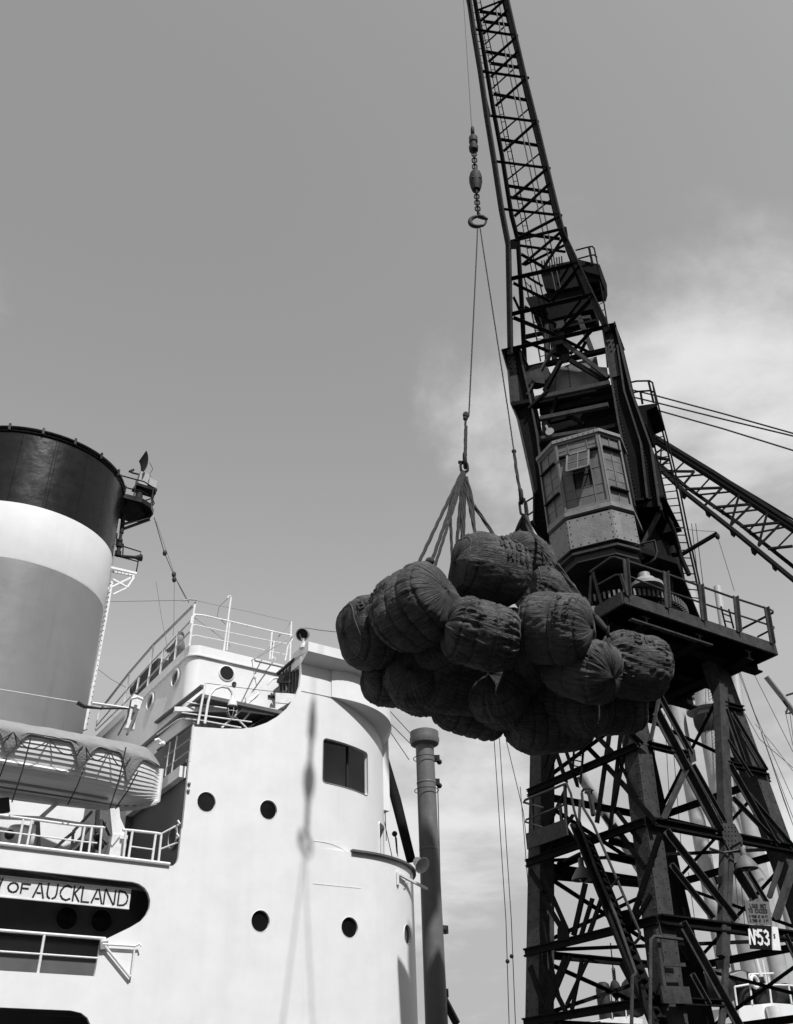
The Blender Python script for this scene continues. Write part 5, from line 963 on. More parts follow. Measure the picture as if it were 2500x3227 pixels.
up = cp('upper_platform', MB().prism([K(ce(480, 195), .1), K(ce(650, 170), .1), K(ce(655, 190), .1), K(ce(575, 225), .1), K(ce(570, 330), .1), K(ce(490, 330), .1)], -FW * 1.0))
for l in ([ce(440, 15), ce(500, 2), ce(600, 0), ce(622, 15), ce(640, 120), ce(655, 185)], [ce(450, 95), ce(520, 80), ce(600, 75), ce(630, 85)]): cp('guard_rail', MB().tube([K(p, .0) for p in l], .022, 6), 'steel', up)
for a, b in ((ce(590, 0), ce(630, 165)), (ce(465, 70), ce(495, 180)), (ce(530, 85), ce(545, 175))): cp('stanchion', MB().beam(K(a, .0), K(b, .0), .05, .04, FW), 'steel', up)
# A-frame behind the jib foot, with winch boxes and platform
for a, b, w, m in ((ck(490, 720), ck(497, 1240), .12, 'steel2'), (ck(720, 690), ck(905, 1180), .13, 'steel2'), (ck(530, 900), ck(560, 1240), .12, 'steel'), (ck(480, 915), ck(880, 850), .10, 'steel2'), (ck(300, 1020), ck(930, 880), .07, 'steel')): cp('frame_post', MB().beam(K(a, -.4), K(b, -.4), w, .12, FW), m)
bx = lambda lst, f, dp, m='steel', nm='winch_box': cp(nm, MB().prism([K(ck(*p), f) for p in lst], -FW * dp), m)
bx(((440, 400), (770, 330), (960, 375), (965, 470), (950, 525), (870, 535), (800, 560), (620, 600), (470, 585), (440, 470)), -.2, .8)
bx(((345, 690), (560, 600), (880, 560), (900, 770), (720, 810), (470, 880), (400, 900), (380, 860)), -.3, .7)
bx(((300, 670), (470, 640), (480, 750), (370, 780)), .0, .3)
bx(((520, 1000), (640, 980), (650, 1070), (530, 1100)), -.3, .5)
bx(((580, 890), (640, 880), (640, 935), (575, 945)), .2, .1, 'steel2', 'name_tab')
for x in range(9): cp('winch_rib', MB().beam(K(ck(450 + x * 22, 400 - x * 4), -.1), K(ck(445 + x * 22, 345 - x * 5), -.1), .03, .03, FW))
fp = cp('frame_platform', MB().prism([K(ck(*p), -.1) for p in ((800, 405), (940, 372), (960, 470), (840, 440))], -FW * .6))
for l in ([(745, 250), (860, 220), (895, 215), (912, 235), (965, 480)], [(770, 325), (880, 295), (912, 290), (935, 310)]): cp('guard_rail', MB().tube([K(ck(*p), -.1) for p in l], .022, 6), 'steel', fp)
cp('stanchion', MB().beam(K(ck(865, 225), -.1), K(ck(898, 380), -.1), .06, .05, FW), 'steel', fp)
lad_('frame_ladder', [ck(875, 540), ck(940, 720), ck(985, 900), ck(1010, 1080), ck(1030, 1290)], [ck(955, 490), ck(995, 700), ck(1025, 880), ck(1060, 1100), ck(1060, 1290)], -.3, 12, .02, .012)
lad_('frame_ladder', [ck(290, 490), ck(345, 740), ck(390, 980), ck(435, 1235)], [ck(345, 560), ck(400, 760), ck(460, 960), ck(480, 1220)], -.1, 10, .02, .012)
# ---- jib
TIPP = atY(1500, -250, 13.2); JF = U(0, 1.0, 18.0); JD = (TIPP - U((TIPP - AX).dot(RT), 1.0, 18.0)).normalized(); JN = RT.cross(JD).normalized()
if JN.dot(CAM - JF) < 0: JN = -JN
def J(p, off=0): return hit(p[0], p[1], JF - JN * off, JN)
FLc = [(1452, -250), (1501, 92), (1523, 223), (1543, 362), (1567, 507), (1590, 657), (1612, 770), (1619, 1112)]
FRc = [(1550, -250), (1633, 115), (1665, 253), (1699, 388), (1734, 533), (1770, 681), (1784, 735), (1925, 1035)]
BLc = [(1462, -250), (1510, 37), (1528, 139), (1561, 337), (1590, 491), (1620, 678), (1640, 755), (1652, 950), (1665, 1200)]
BRc = [(1540, -250), (1598, 22), (1634, 161), (1669, 315), (1704, 454), (1739, 601), (1761, 692), (1850, 930)]
jib = None
for nm, ch, off, w in (('jib_chord', FLc, 0, .15), ('jib_chord', FRc, 0, .16), ('jib_chord', BLc, .75, .12), ('jib_chord', BRc, .75, .10)):
    mb = MB(); pts = [J(p, off) for p in ch]
    for a, b in zip(pts, pts[1:]): mb.ell(a, b + (b - a).normalized() * .03, w, .03, JN)
    o = cp(nm, mb, 'steel2' if off == 0 else 'steel')  # rear chords take the shaded copy
    if jib is None: jib = o
    if off == 0:
        rv = MB()
        for a, b in zip(pts, pts[1:]):
            sv, uv = perp(b - a, JN)
            rv.domes([lerp(a, b, i / 14) + sv * w * e + uv * .032 for i in range(2, 7) for e in (.35, .7)], uv, .014)
        cp('rivets', rv, 'steel', o, kind='stuff')
def mem(lst, off, w, m='steel', nm='lacing_bar'):
    for a, b in lst: cp(nm, MB().ell(J(a, off), J(b, off), w * .74, .014, JN), m)
zj = lambda L: [(cj(*a), cj(*b)) for a, b in L]
mem(zj([((530, 5), (320, 190)), ((555, 95), (345, 300)), ((640, 320), (390, 540)), ((640, 455), (410, 670)), ((705, 690), (450, 920)), ((800, 1060), (520, 1310)), ((895, 1460), (590, 1720)), ((915, 1590), (615, 1870)), ((1005, 1870), (640, 2060)), ((1045, 1975), (575, 2090))]), .02, .12)
mem(zj([((275, 250), (640, 305)), ((335, 612), (735, 668)), ((390, 990), (820, 1045)), ((455, 1385), (920, 1445)), ((520, 1795), (1020, 1850))]), .0, .07)
mem(zj([((310, 95), (555, 130)), ((340, 180), (575, 212)), ((365, 440), (650, 490)), ((405, 540), (670, 580)), ((430, 805), (740, 862)), ((495, 1195), (830, 1250)), ((560, 1595), (925, 1650)), ((560, 1690), (950, 1750)), ((630, 2000), (1000, 2050))]), .72, .09)
mem(zj([((570, 190), (355, 385)), ((660, 545), (420, 765)), ((750, 925), (480, 1160)), ((845, 1310), (550, 1550)), ((940, 1710), (620, 1960))]), .74, .06)
for y in (-60, -200, -340, -480, -600): mem(zj([((235 + y * .16, 0 + y), (560 + y * .22, 40 + y)), ((550 + y * .22, 60 + y), (290 + y * .16, 160 + y))]), .02, .09)
zk = lambda L: [(ck(*a), ck(*b)) for a, b in L]
mem(zk([((620, 100), (280, 390)), ((650, 140), (480, 400)), ((160, 500), (780, 360)), ((530, 700), (790, 380)), ((160, 815), (900, 640)), ((200, 840), (590, 1000)), ((590, 990), (900, 660)), ((95, 1140), (1090, 905))]), .0, .11)
mem(zk([((200, 535), (530, 700)), ((270, 280), (480, 400)), ((640, 1030), (870, 1150)), ((300, 745), (570, 900)), ((300, 1050), (620, 1190)), ((690, 1170), (940, 900)), ((780, 1160), (830, 1060)), ((205, 660), (300, 860))]), .3, .09)
mem(zk([((230, 200), (660, 260)), ((290, 380), (650, 200)), ((320, 480), (460, 565)), ((580, 560), (680, 400)), ((640, 880), (790, 690))]), .7, .07)
for q in (((560, 985), (640, 975), (650, 1030), (555, 1040)), ((620, 1185), (695, 1165), (690, 1220), (640, 1260)), ((600, 90), (665, 40), (680, 130), (640, 180)), ((150, 160), (240, 180), (220, 240), (160, 240))): cp('gusset_plate', MB().prism([J(ck(*p), -.05) for p in q], JN * .02))
jl = cp('jib_ladder', MB().tube([J(cj(*p), .5) for p in ((310, 0), (400, 400), (470, 770), (550, 1160), (630, 1540), (715, 1940), (765, 2200), (960, 3000))], .016, 5), 'steel')
cp('ladder_rail', MB().tube([J(cj(*p), .5) for p in ((275, 0), (365, 400), (437, 770), (515, 1160), (593, 1540), (675, 1940), (725, 2200), (890, 2900))], .012, 5), 'steel', jl)
for i in range(34): y = 20 + i * 64; x = 312 + y * .2045; cp('rung', MB().tube([J(cj(x - 36, y + 6), .5), J(cj(x, y), .5)], .010, 5), 'steel', jl)
for l, off in (([(425, -300), (430, 0), (880, 2130), (960, 2500)], .35), ([(460, -300), (467, 0), (925, 2130), (1000, 2480)], .35), ([(150, -300), (195, 0), (285, 440), (345, 760), (400, 1000)], -.05), ([(180, -300), (212, 60), (300, 440)], -.05)): cp('hoist_wire', MB().tube([J(cj(*p), off) for p in l], .018, 6), 'wire')
for i in range(12): y = -20 + i * 62; x = 205 + y * .207; cp('rung', MB().tube([J(cj(x, y), -.05), J(cj(x + 36, y + 4), -.02)], .010, 5), 'steel', jl)
tp = cp('jib_head', MB().lathe(J((1462, -262), 0) - RT * .05, RT, [(.3, -.06), (.34, -.06), (.30, 0), (.34, .06), (.3, .06)], 24).beam(J((1445, -250), 0), J((1560, -262), 0), .3, .3, JN), 'steel')
# ================================================================ SECOND CRANE (its jib crosses behind on the right)
Y2 = 34.0
def Q(px, py, o=0): return hit(px, py, V((0, Y2 + o, 0)), V((.25, 1, 0)).normalized())
far = thing('distant_crane', V((Q(3100, 2300).x, Q(3100, 2300).y, 0)), 'dark lattice jib of a second crane slanting down behind the quay crane ladder', 'crane')
TOPc, BOTc = [(2040, 1362), (2250, 1490), (2500, 1652), (2900, 1915)], [(2050, 1450), (2165, 1556), (2320, 1678), (2500, 1826), (2900, 2150)]
for ch, o, w in ((TOPc, 0, .15), (BOTc, 0, .14), ([(2045, 1380), (2250, 1508), (2500, 1672), (2900, 1935)], 1.3, .12), ([(2052, 1440), (2165, 1536), (2330, 1650), (2500, 1785), (2900, 2110)], 1.3, .11)):
    mb = MB(); pts = [Q(*p, o) for p in ch]
    for a, b in zip(pts, pts[1:]): mb.beam(a, b, w, w, V((0, 1, 0)))
    part('jib_chord', mb, ST, far)
part('walkway', MB().tube([Q(*ce(610, 405)), Q(*ce(1000, 640)), Q(*ce(1420, 890)), Q(*ce(1700, 1060))], .04, 6), ST, far); part('walkway', MB().beam(Q(2060, 1385, .6), Q(2900, 1925, .6), .3, .16, Z), ST, far)
e5 = [((940, 690), (680, 690)), ((940, 690), (850, 800)), ((1150, 815), (870, 825)), ((1150, 815), (1010, 960)), ((1370, 940), (1080, 965)), ((1370, 950), (1220, 1100)), ((1590, 1080), (1290, 1110)), ((1590, 1095), (1430, 1260)), ((1690, 1260), (1500, 1280)), ((745, 600), (600, 565)), ((745, 600), (660, 670)), ((1280, 870), (1220, 1090)), ((1500, 990), (1430, 1250))]
e6 = [((860, 620), (790, 690)), ((1010, 715), (790, 735)), ((1060, 740), (945, 865)), ((1220, 845), (960, 870)), ((1270, 870), (1140, 1000)), ((1440, 980), (1150, 1015)), ((1490, 1000), (1345, 1155)), ((1650, 1110), (1360, 1170)), ((1692, 1150), (1545, 1300)), ((720, 600), (610, 590)), ((690, 520), (640, 560)), ((690, 490), (680, 640))]
for L_, o, w in ((e5, 0, .085), (e6, 1.2, .06)):
    for a, b in L_: part('lacing_bar', MB().beam(Q(*ce(*a), o), Q(*ce(*b), o), w, w, V((0, 1, 0))), ST, far)
for x0, y0 in ((870, 860), (1060, 1000), (1250, 1150), (1410, 1290), (1570, 1410)): part('lower_bracket', MB().prism([Q(*ce(x0 - 30, y0 - 30)), Q(*ce(x0 + 20, y0 + 5)), Q(*ce(x0 + 5, y0 + 25)), Q(*ce(x0 - 20, y0 + 5))], V((0, .2, 0))), ST, far)
for l in ([ce(450, 65), ce(645, 112), ce(1160, 250), ce(1692, 400)], [ce(480, 125), ce(660, 168), ce(1160, 292), ce(1692, 420)], [ce(560, 195), ce(680, 230), ce(1160, 365), ce(1692, 530)]):
    part('luffing_wire', MB().tube([Q(*p) for p in l] + [Q(l[-1][0] + 400, l[-1][1] + 125)], .035, 6), M['wire'], far)
bq = Q(2900, 2050); part('mast', MB().beam(V((bq.x, bq.y, 0)), bq + Z * 6, 1.2, 1.2, D).beam(bq + Z * 6, Q(2900, 1480), .4, .4), ST, far)
# ================================================================ HOOK, SLINGS AND BALES
YS = 1.0
def H(px, py, y=13.2): return atY(px, py, y * YS)
hk = thing('crane_hook', H(*cj(290, 1960)), 'iron cargo hook on a chain with a ball weight, hanging from the jib wire', 'hook')
part('hoist_rope', MB().tube([J((1455, -255), 0), H(*cj(170, 0)), H(*cj(205, 550)), H(*cj(240, 1110))], .013, 7), M['wire'], hk, smooth=40)
def link(c, ax, side, L_, r, t):
    s_, u_ = perp(ax); sd = s_ if side else u_; ax = ax.normalized(); pts = []
    for i in range(20):
        a = 2 * math.pi * i / 20; pts.append(c + ax * (math.sin(a) * r + (L_ / 2 - r) * (1 if math.sin(a) > 0 else -1)) + sd * math.cos(a) * r)
    return MB().tube(pts, t, 6, closed=True)
def chain(a, b, n, parent, r=.05, t=.018):
    ax = b - a; L_ = ax.length / n * 1.42
    for i in range(n): part('chain_link', link(lerp(a, b, (i + .5) / n), ax, i % 2, L_, r, t), M['iron'], parent, smooth=50)
part('shackle', link(H(*cj(245, 1140)), Z, 1, .26, .09, .035), M['iron'], hk, smooth=50)
part('swivel', MB().lathe(H(*cj(255, 1300)), H(*cj(250, 1170)) - H(*cj(255, 1300)), [(.05, 0), (.10, .03), (.11, .15), (.08, .18), (.075, .3), (.10, .33), (.10, .50), (.06, .58), (.03, .62)], 18), M['iron'], hk, smooth=35)
chain(H(*cj(258, 1310)), H(*cj(266, 1475)), 6, hk)
bc, bt = H(*cj(272, 1550)), H(*cj(268, 1470))
part('ball_weight', MB().lathe(bc, bt - bc, [(.03, -.36), (.09, -.34), (.12, -.22), (.145, -.05), (.145, .08), (.12, .22), (.08, .30), (.05, .33), (.04, .40)], 24), M['iron'], hk, smooth=45)
for a in (-.5, .6): part('weight_recess', MB().ball(bc + V((math.sin(a), -math.cos(a), 0)) * .135 - Z * .06, .03), M['dark'], hk)
chain(H(*cj(277, 1625)), H(*cj(292, 1835)), 8, hk)
hc = H(*cj(288, 1905)); Rx, Uz_ = V((1, 0, 0)), (H(*cj(288, 1845)) - hc).normalized()
pts, rad = [], []
for i in range(27):
    a = math.radians(75 + i * 11.2); rr = .16 + (.02 if i > 20 else 0); pts.append(hc + Rx * math.cos(a) * rr + Uz_ * math.sin(a) * rr); rad.append(.022 + .028 * math.sin(math.pi * min(1, i / 22)) ** .8)
part('hook', MB().tube([hc + Uz_ * .27 + Rx * .02, hc + Uz_ * .2 + Rx * .03] + pts, [.04, .04] + rad, 12), M['iron'], hk, smooth=50)
part('hook_point', MB().tube([hc + Rx * .02 + Uz_ * .17, hc + Rx * .12 + Uz_ * .13, hc + Rx * .21 + Uz_ * .06], [.045, .05, .03], 10), M['iron'], hk, smooth=50)
# bales ------------------------------------------------------------------
def bale(name, cpx, cpy, Y, dia, leng, axis, seed, bands, label, text=(), wr=.02, roll=0.0, sq=2.5):
    c = H(cpx, cpy, Y); ax = V(axis).normalized(); e1 = ax.cross(Z).normalized(); e2 = e1.cross(ax).normalized()
    R_ = dia / 2; nw, na = 84, 120; rnd = random.Random(seed); rows = []
    bpos = [-.66 + 1.32 * i / max(1, bands - 1) + rnd.uniform(-.04, .04) for i in range(bands)] if bands else []
    ph = rnd.uniform(0, 50)
    def rad(w, a):
        aw = abs(w); base = max(0.0, 1 - aw ** 4.4) ** .42
        sup = (abs(math.cos(a + roll)) ** sq + abs(math.sin(a + roll)) ** sq) ** (-1 / sq)
        r = R_ * base * (.93 + .07 * sup * 1.0) * lerp(1, sup, .55)
        ca, sa = math.cos(a), math.sin(a)
        lum = mnoise.noise(V((ca * 1.1 + ph, sa * 1.1, w * 1.3))) * .05
        sk = a + .25 * w * math.sin(seed * 1.7)                            # folds do not run quite straight
        ck_, sk_ = math.cos(sk), math.sin(sk)
        n1 = mnoise.noise(V((ck_ * 7 + ph, sk_ * 7, w * .8 + seed))); n2 = mnoise.noise(V((ck_ * 15 + ph, sk_ * 15, w * 1.0 + seed))); n3 = mnoise.noise(V((ck_ * 3 + ph, sk_ * 3, w * 2 + 5)))
        rip = (.4 - abs(n1) * 1.5) * .6 + .8 * (.4 - abs(n2) * 1.5)
        fine = mnoise.noise(V((ca * 5 + ph, sa * 5 + 7, w * 7)))
        pin = 0
        for b in bpos: pin += math.exp(-abs((w - b - .02 * math.sin(2 * a + seed)) / .03) ** 1.3)
        amp = .35 + .65 * min(1, aw * 1.6) + .35 * n3
        return r * (1 + lum - .058 * pin * (1 + .4 * n3) + .014 * fine) + R_ * wr * 3.2 * rip * amp * min(1, base * 3)
    def pt(w, a, o=0.0):
        r = rad(w, a) + o; return c + ax * (w * leng / 2 * (1 + .03 * math.sin(a * 3 + seed))) + (e1 * math.cos(a) + e2 * math.sin(a)) * r
    ws = [math.sin(-math.pi / 2 + math.pi * i / nw) for i in range(nw + 1)]; ws = [.55 * x + .45 * (-1 + 2 * i / nw) for i, x in enumerate(ws)]
    for w in ws: rows.append([pt(max(-.9999, min(.9999, w)), 2 * math.pi * j / na) for j in range(na)])
    o = thing(name, c, label, 'bale', 'bales in the rope slings')
    mb = MB().grid(rows, True); mb.f += [tuple(range(na))[::-1], tuple(nw * na + j for j in range(na))]
    bd = part('sacking', mb, M['burlap'], o, smooth=80)
    uvl = bd.data.uv_layers.new(name='cloth'); vi = [0] * len(bd.data.loops); bd.data.loops.foreach_get('vertex_index', vi)
    flat = []
    for v_ in vi: j_ = v_ % na; flat += [abs(2 * j_ / na - 1) * R_ * 3.1, ws[v_ // na] * leng / 2 + seed * 3]
    uvl.data.foreach_set('uv', flat)
    for b in bpos:
        part('band', MB().tube([pt(b + .02 * math.sin(2 * (2 * math.pi * j / 60) + seed), 2 * math.pi * j / 60, .004) for j in range(60)], .010, 5, closed=True), M['drope'], o)
    for k in ((-1,) if seed % 2 else (1,)):      # sewn seam round an end
        part('seam', MB().tube([pt(k * (.88 + .02 * math.sin(3 * a + seed)), a, .004) for a in [2 * math.pi * j / 48 for j in range(48)]], .011, 5, closed=True), M['burlap'], o, smooth=60)
    for txt, w0, a0, dw, da, hw, ha in text:     # stencilled letters laid on the cloth: start (w, angle), step, letter size
        for i, ch in enumerate(txt):
            if ch == ' ': continue
            mb = MB()
            for st_ in GL[ch]:
                for p, q in zip(st_, st_[1:]):
                    n_ = max(1, int(math.hypot(p[0] - q[0], p[1] - q[1]) * 4)); pr_ = None
                    for s in range(n_ + 1):
                        x = lerp(p[0], q[0], s / n_); y = lerp(p[1], q[1], s / n_); v_ = pt(w0 + dw * i + hw * x, a0 + da * i + ha * y, .018)
                        if pr_ is not None: mb.beam(pr_, v_, .034, .006, (v_ - c - ax * (v_ - c).dot(ax)))
                        pr_ = v_
            if mb.v: part('letter', mb, M['letter'], o)
    return o
M['burlap'] = None
def burlap():
    m = bpy.data.materials.new('jute_sacking'); m.use_nodes = True; t = m.node_tree; b = t.nodes['Principled BSDF']; L = t.links.new; nn = t.nodes.new
    tcn = nn('ShaderNodeTexCoord')
    n1 = nn('ShaderNodeTexNoise'); n1.inputs['Scale'].default_value = 2.6; n1.inputs['Detail'].default_value = 9; n1.inputs['Roughness'].default_value = .68; L(tcn.outputs['Object'], n1.inputs[0])
    n2 = nn('ShaderNodeTexNoise'); n2.inputs['Scale'].default_value = 55; n2.inputs['Detail'].default_value = 4; L(tcn.outputs['Object'], n2.inputs[0])
    r1 = nn('ShaderNodeMapRange'); L(n1.outputs[0], r1.inputs[0]); r1.inputs[1].default_value = .32; r1.inputs[2].default_value = .68; r1.inputs[3].default_value = .060; r1.inputs[4].default_value = .150
    r2 = nn('ShaderNodeMapRange'); L(n2.outputs[0], r2.inputs[0]); r2.inputs[1].default_value = .3; r2.inputs[2].default_value = .7; r2.inputs[3].default_value = .72; r2.inputs[4].default_value = 1.22
    mu = nn('ShaderNodeMath'); mu.operation = 'MULTIPLY'; L(r1.outputs[0], mu.inputs[0]); L(r2.outputs[0], mu.inputs[1])
    cc_ = nn('ShaderNodeCombineColor')
    for i in range(3): L(mu.outputs[0], cc_.inputs[i])
    L(cc_.outputs[0], b.inputs['Base Color']); b.inputs['Roughness'].default_value = .95; b.inputs['Specular IOR Level'].default_value = .1
    uvn = nn('ShaderNodeUVMap'); uvn.uv_map = 'cloth'; mu_ = nn('ShaderNodeMapping'); L(uvn.outputs[0], mu_.inputs[0]); mu_.inputs[3].default_value = (15, 1.6, 1)
    n4 = nn('ShaderNodeTexNoise'); n4.inputs['Scale'].default_value = 1.6; n4.inputs['Detail'].default_value = 5; n4.inputs['Roughness'].default_value = .6; n4.inputs['Distortion'].default_value = .5; L(mu_.outputs[0], n4.inputs[0])
    bp0 = nn('ShaderNodeBump'); bp0.inputs['Strength'].default_value = 1.0; bp0.inputs['Distance'].default_value = .10; L(n4.outputs[0], bp0.inputs['Height'])
    bp = nn('ShaderNodeBump'); bp.inputs['Strength'].default_value = .6; bp.inputs['Distance'].default_value = .015; L(n2.outputs[0], bp.inputs['Height']); L(bp0.outputs[0], bp.inputs['Normal']); L(bp.outputs[0], b.inputs['Normal'])
    return m
M['burlap'] = burlap()
mpx = lambda Y: Y * YS / .9 / FPX
BL = [
 (1195, 1990, 13.5, 245, 270, (1, .45, .25), 1, 5, 'leftmost bale of the load, banded and lettered, jutting out past the ship', (('BMAT', -.80, .35, .26, -.06, .12, .26),), .012, .2),
 (1300, 1915, 12.6, 262, 270, (-.78, .62, -.12), 2, 4, 'big round bale with its wrinkled end to the front, under the left sling knot', (('MAD', .35, 2.85, .22, 0, -.13, -.26),), .024, .4),
 (1537, 1795, 12.9, 235, 262, (.93, .40, -.06), 3, 3, 'topmost bale, stencilled M 107 HILL across its bands', (('M107', -.12, .20, .22, 0, .15, .25), ('HILL', .06, -.18, .17, 0, .12, .24), ('RB', .02, .58, .30, 0, .13, .22)), .016, .1),
 (1508, 2000, 12.5, 222, 245, (1, .25, -.22), 4, 4, 'deeply wrinkled banded bale below the topmost bale', (), .040, .7),
 (1745, 1982, 12.7, 240, 240, (.92, -.35, -.22), 5, 3, 'bale with handwritten marks, right of centre under the slanting sling rope', (('J8', .42, .30, .0, -.34, .15, .26), ('7100', .16, .45, .0, -.22, .13, .15)), .018, .3),
 (1645, 1772, 14.0, 190, 200, (.6, .8, .05), 6, 3, 'bale peeking out behind the topmost bale, in front of the crane cab', (), .026, .2),
 (1712, 1875, 14.0, 175, 185, (.75, .6, -.25), 7, 2, 'partly hidden bale just behind the bale with handwritten marks', (), .02, .5),
 (1990, 2100, 13.7, 208, 222, (.97, .2, -.12), 8, 0, 'round bale marked SM at the right end of the load', (('SM', -.34, .28, .34, 0, .26, .30),), .045, .2),
 (1826, 2108, 13.1, 205, 240, (.66, -.55, -.5), 9, 3, 'creased bale tucked beside the bale marked SM', (), .036, .1),
 (1245, 2130, 14.1, 200, 225, (1, .3, .05), 10, 5, 'shaded bale at the bottom left corner of the load', (), .02, .2),
 (1310, 2150, 13.8, 190, 240, (.25, 1, .05), 11, 4, 'shaded bale, second from the left in the bottom row', (), .025, .2),
 (1420, 2150, 13.8, 205, 250, (1, .5, 0), 12, 4, 'shaded bale, third from the left in the bottom row', (), .02, .6),
 (1560, 2180, 13.9, 205, 250, (.3, 1, -.1), 13, 4, 'shaded bale in the middle of the bottom row', (), .02, .2),
 (1478, 2225, 14.4, 190, 240, (1, .2, -.25), 14, 5, 'dark low bale hanging beneath the middle of the bottom row', (), .02, .3),
 (1405, 2055, 13.5, 205, 250, (.6, .8, 0), 15, 4, 'shadowed bale below the big round bale', (), .02, .2),
 (1635, 2045, 13.6, 235, 250, (.4, .9, 0), 16, 4, 'shadowed bale between the wrinkled bale and the handwritten one', (), .02, .5),
 (1722, 2270, 14.4, 205, 270, (1, .3, .12), 17, 6, 'lowest bale of the whole load, ribbed with bands', (), .018, .2),
 (1790, 2215, 14.1, 210, 250, (.8, -.5, -.3), 18, 5, 'dark bale under the creased bale at the right of the bottom row', (), .022, .2),
 (1905, 2222, 14.5, 190, 250, (.95, .25, .08), 19, 6, 'dark ribbed bale at the bottom right, below the bale marked SM', (), .02, .3),
 (1680, 2150, 14.3, 215, 260, (.9, .4, 0), 20, 4, 'shadowed bale deep in the middle of the load', (), .02, .2),
]
for cpx, cpy, Y, dpx, lpx, ax, sd, nb2, lab, tx, wr, rl2 in BL:
    bale('wool_bale', cpx + 8, cpy, Y, dpx * .95 * mpx(Y), lpx * .97 * mpx(Y), ax, sd, nb2, lab, tx, wr, rl2)
# slings -----------------------------------------------------------------
c6 = lambda x, y: (1000 + x * .4728, 1300 + y * .4728)
def strand(pts, r, n=6, tw=0.0):      # laid rope: three strands twisted together
    P_ = []; 
    for a, b in zip(pts, pts[1:]):
        k = max(2, int((b - a).length / .09)); P_ += [lerp(a, b, i / k) for i in range(k)]
    P_.append(pts[-1]); mb = MB(); L_ = 0; ang = []
    for i, p in enumerate(P_):
        if i: L_ += (p - P_[i - 1]).length
        ang.append(L_ / (r * 9) * 2 * math.pi / 3)
    t0 = (P_[-1] - P_[0]); s_, u_ = perp(t0, V((0, 1, 0)))
    for j in range(3): mb.tube([p + (s_ * math.cos(a + j * 2.094) + u_ * math.sin(a + j * 2.094)) * r * .5 for p, a in zip(P_, ang)], r * .58, 5)
    return mb
ls = thing('rope_sling', H(*c6(985, 390), 12.9), 'left rope sling with a shackle and splayed legs holding the topmost bales', 'sling', 'rope slings on the hook')
def la(x, y, Y=12.9): return H(*c6(x, y), Y)
part('pendant', strand([hc - Uz_ * .17, H(*cj(283, 2090)), H(1478, 1310, 13.0), H(1468, 1318, 13.0)], .015), M['rope'], ls, smooth=60)
part('pendant', strand([la(990, 45), la(985, 150), la(985, 290)], .022), M['rope'], ls, smooth=60); part('pendant', strand([la(996, 90), la(992, 290)], .018), M['rope'], ls, smooth=60)
part('knot', MB().ball(la(992, 18), .06, st=1.3).ball(la(988, 40), .045), M['rope'], ls, smooth=60)
part('shackle', link(la(985, 320), Z, 1, .28, .08, .03), M['iron'], ls, smooth=50); part('shackle_pin', MB().tube([la(940, 330), la(1000, 335)], .03, 8), M['iron'], ls); part('ring', link(la(980, 365), Z, 0, .2, .06, .025), M['iron'], ls, smooth=50)
for (x0, y0, x1, y1, r, Yd) in ((965, 400, 655, 1035, .030, 12.5), (975, 395, 745, 1030, .030, 12.5), (985, 400, 770, 1055, .026, 12.5), (915, 550, 880, 640, .035, 12.9), (975, 420, 915, 545, .05, 12.9), (885, 640, 900, 970, .026, 12.9), (970, 420, 925, 925, .03, 12.9), (965, 500, 968, 880, .034, 12.9), (985, 430, 975, 880, .028, 12.9), (985, 470, 1055, 800, .030, 12.8), (990, 430, 1040, 620, .04, 12.9), (1035, 600, 1050, 790, .026, 12.8), (1045, 620, 1222, 875, .032, 12.9)):
    part('sling_leg', strand([la(x0, y0), lerp(la(x0, y0), la(x1, y1, Yd), .5) - Z * .01, la(x1, y1 + 15, Yd)], r), M['rope'], ls, smooth=60)
part('knot', MB().ball(la(752, 992, 12.5), .075, st=.9).ball(la(742, 1020, 12.5), .05), M['rope'], ls, smooth=60); part('knot', MB().ball(la(650, 1040, 12.5), .04), M['rope'], ls)
rs_ = thing('rope_sling', H(*c6(1385, 680), 13.6), 'right rope sling before the crane cab, one leg slanting to the SM bale', 'sling', 'rope slings on the hook')
def ra(x, y, Y=13.6): return H(*c6(x, y), Y)
part('pendant', strand([hc - Uz_ * .16 + Rx * .05, H(*cj(338, 2150)), ra(1275, 0), ra(1312, 260)], .014), M['rope'], rs_, smooth=60)
part('pendant', strand([ra(1312, 255), ra(1330, 400), ra(1355, 540)], .030), M['rope'], rs_, smooth=60); part('knot', MB().ball(ra(1312, 258), .045), M['rope'], rs_)
part('shackle', link(ra(1360, 560), Z, 1, .26, .075, .03), M['iron'], rs_, smooth=50); part('shackle_pin', MB().tube([ra(1345, 575), ra(1388, 580)], .028, 8), M['iron'], rs_); part('ring', link(ra(1375, 635), Z, 0, .3, .06, .024), M['iron'], rs_, smooth=50)
for (x0, y0, x1, y1, r, Yd) in ((1375, 690, 1290, 880, .04, 14.0), (1385, 700, 1330, 895, .03, 14), (1380, 690, 1375, 930, .03, 14), (1385, 690, 1410, 940, .045, 14), (1390, 690, 1430, 800, .05, 13.6), (1420, 790, 1495, 1080, .03, 13.7), (1430, 800, 1535, 1110, .034, 13.7), (1425, 790, 1600, 1010, .034, 12.9), (1440, 820, 1560, 1000, .026, 13.5)):
    part('sling_leg', strand([ra(x0, y0), ra(x1, y1 + 15, Yd)], r), M['rope'], rs_, smooth=60)
def cfy(x, y, Y=13.0): return H(*cf(x, y), Y)
part('sling_leg', strand([ra(1600, 1010, 12.9), ra(1680, 1130, 12.9), cfy(290, 670, 13.0)], .034), M['rope'], rs_, smooth=60)
part('splice', MB().tube([cfy(285, 665), cfy(320, 705), cfy(365, 755)], [.05, .055, .04], 8), M['rope'], rs_, smooth=60)
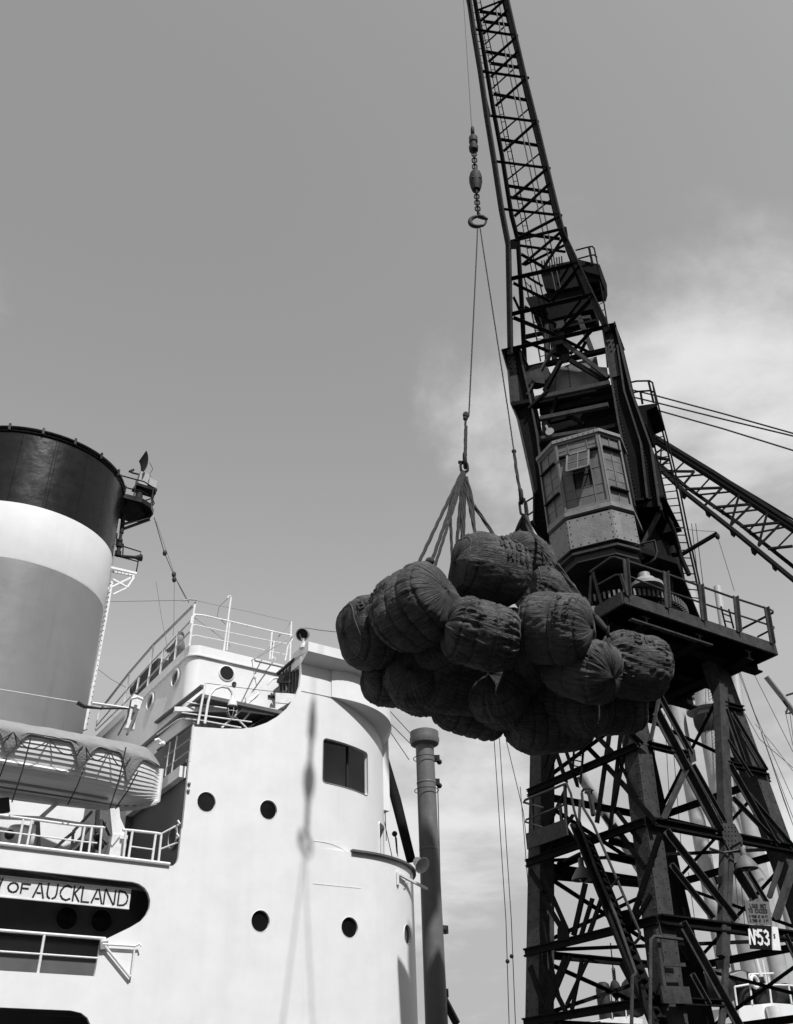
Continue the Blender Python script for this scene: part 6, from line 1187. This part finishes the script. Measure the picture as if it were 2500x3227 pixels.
part('thimble', link(cfy(375, 770), cfy(375, 790) - cfy(375, 750), 1, .16, .05, .02), M['iron'], rs_, smooth=50); part('sling_hook', MB().tube([cfy(378, 785), cfy(395, 805), cfy(408, 825)], .018, 6), M['iron'], rs_)
# a second block and tackle, far off, between the tower legs
bk = thing('cargo_block', SP(*c8(640, 970), 4.0), 'small hook block on a chain hanging beyond the tower stairs', 'block')
def b8(x, y): return SP(*c8(x, y), 4.0)
part('fall_rope', MB().tube([b8(610, 700), b8(625, 850)], .02, 5), M['wire'], bk); chain(b8(627, 850), b8(635, 930), 6, bk, .05, .02); part('block_weight', MB().ball(b8(640, 975), .16, st=1.6), M['iron'], bk, smooth=50); chain(b8(645, 1020), b8(652, 1100), 5, bk, .05, .02)
# ================================================================ PERSON on the bridge roof
pu = u_c + .35
def pp(x, y, o=0): return hit(*c2(x, y), S(pu + o, 0, 0), D)
hd_ = pp(1370, 380); hip = pp(1352, 535); sc_h = (hd_ - hip).length
per = thing('person', hip, 'person in dark clothes sitting hunched forward on the bridge roof behind the rail', 'person')
me = bpy.data.meshes.new('body'); bv = [hip, lerp(hip, hd_, .35) + V((0, 0, 0)), lerp(hip, hd_, .68), lerp(hip, hd_, .82), pp(1345, 430), pp(1300, 470), pp(1275, 485), pp(1375, 440, .3), pp(1340, 480, .35), pp(1290, 490, .3), pp(1310, 545), pp(1315, 590), pp(1300, 600), pp(1320, 540, .25), pp(1330, 600, .25), pp(1312, 612, .25)]
be = [(0, 1), (1, 2), (2, 3), (2, 4), (4, 5), (5, 6), (2, 7), (7, 8), (8, 9), (0, 10), (10, 11), (11, 12), (0, 13), (13, 14), (14, 15)]
me.from_pydata([v - hip for v in bv], be, []); bo_ = bpy.data.objects.new('body', me); col.objects.link(bo_); bo_.parent = per; me.materials.append(M['cloth2'])
md = bo_.modifiers.new('skin', 'SKIN'); me.skin_vertices[0].data[0].use_root = True
for i, r in enumerate((.17, .17, .17, .07, .075, .055, .045, .075, .055, .045, .11, .08, .06, .11, .08, .06)): me.skin_vertices[0].data[i].radius = (r, r)
bo_.modifiers.new('sub', 'SUBSURF').levels = 2; bo_.modifiers['sub'].render_levels = 2
part('head', MB().lathe(hd_ - Z * .02, Z, [(.02, -.14), (.06, -.12), (.085, -.05), (.095, .02), (.09, .08), (.055, .125), (.01, .14)], 14).ball(hd_ - D * .09 - Z * .02, .02), M['skin'], per, smooth=60)
part('hair', MB().lathe(hd_ + D * .012, Z, [(.099, .02), (.097, .08), (.062, .135), (.01, .15)], 14), M['cloth'], per, smooth=60)
for p_, q_ in (((1275, 485), (1262, 478)), ((1290, 490), (1276, 492))):
    a = pp(*p_); b = pp(*q_); mb = MB()
    for i in range(5): mb.tube([a + Z * (.02 - .012 * i) , lerp(a, b, .6) + Z * (.028 - .016 * i), b + Z * (.02 - .016 * i)], .010, 5)
    part('hand', mb, M['skin'], per, smooth=60)
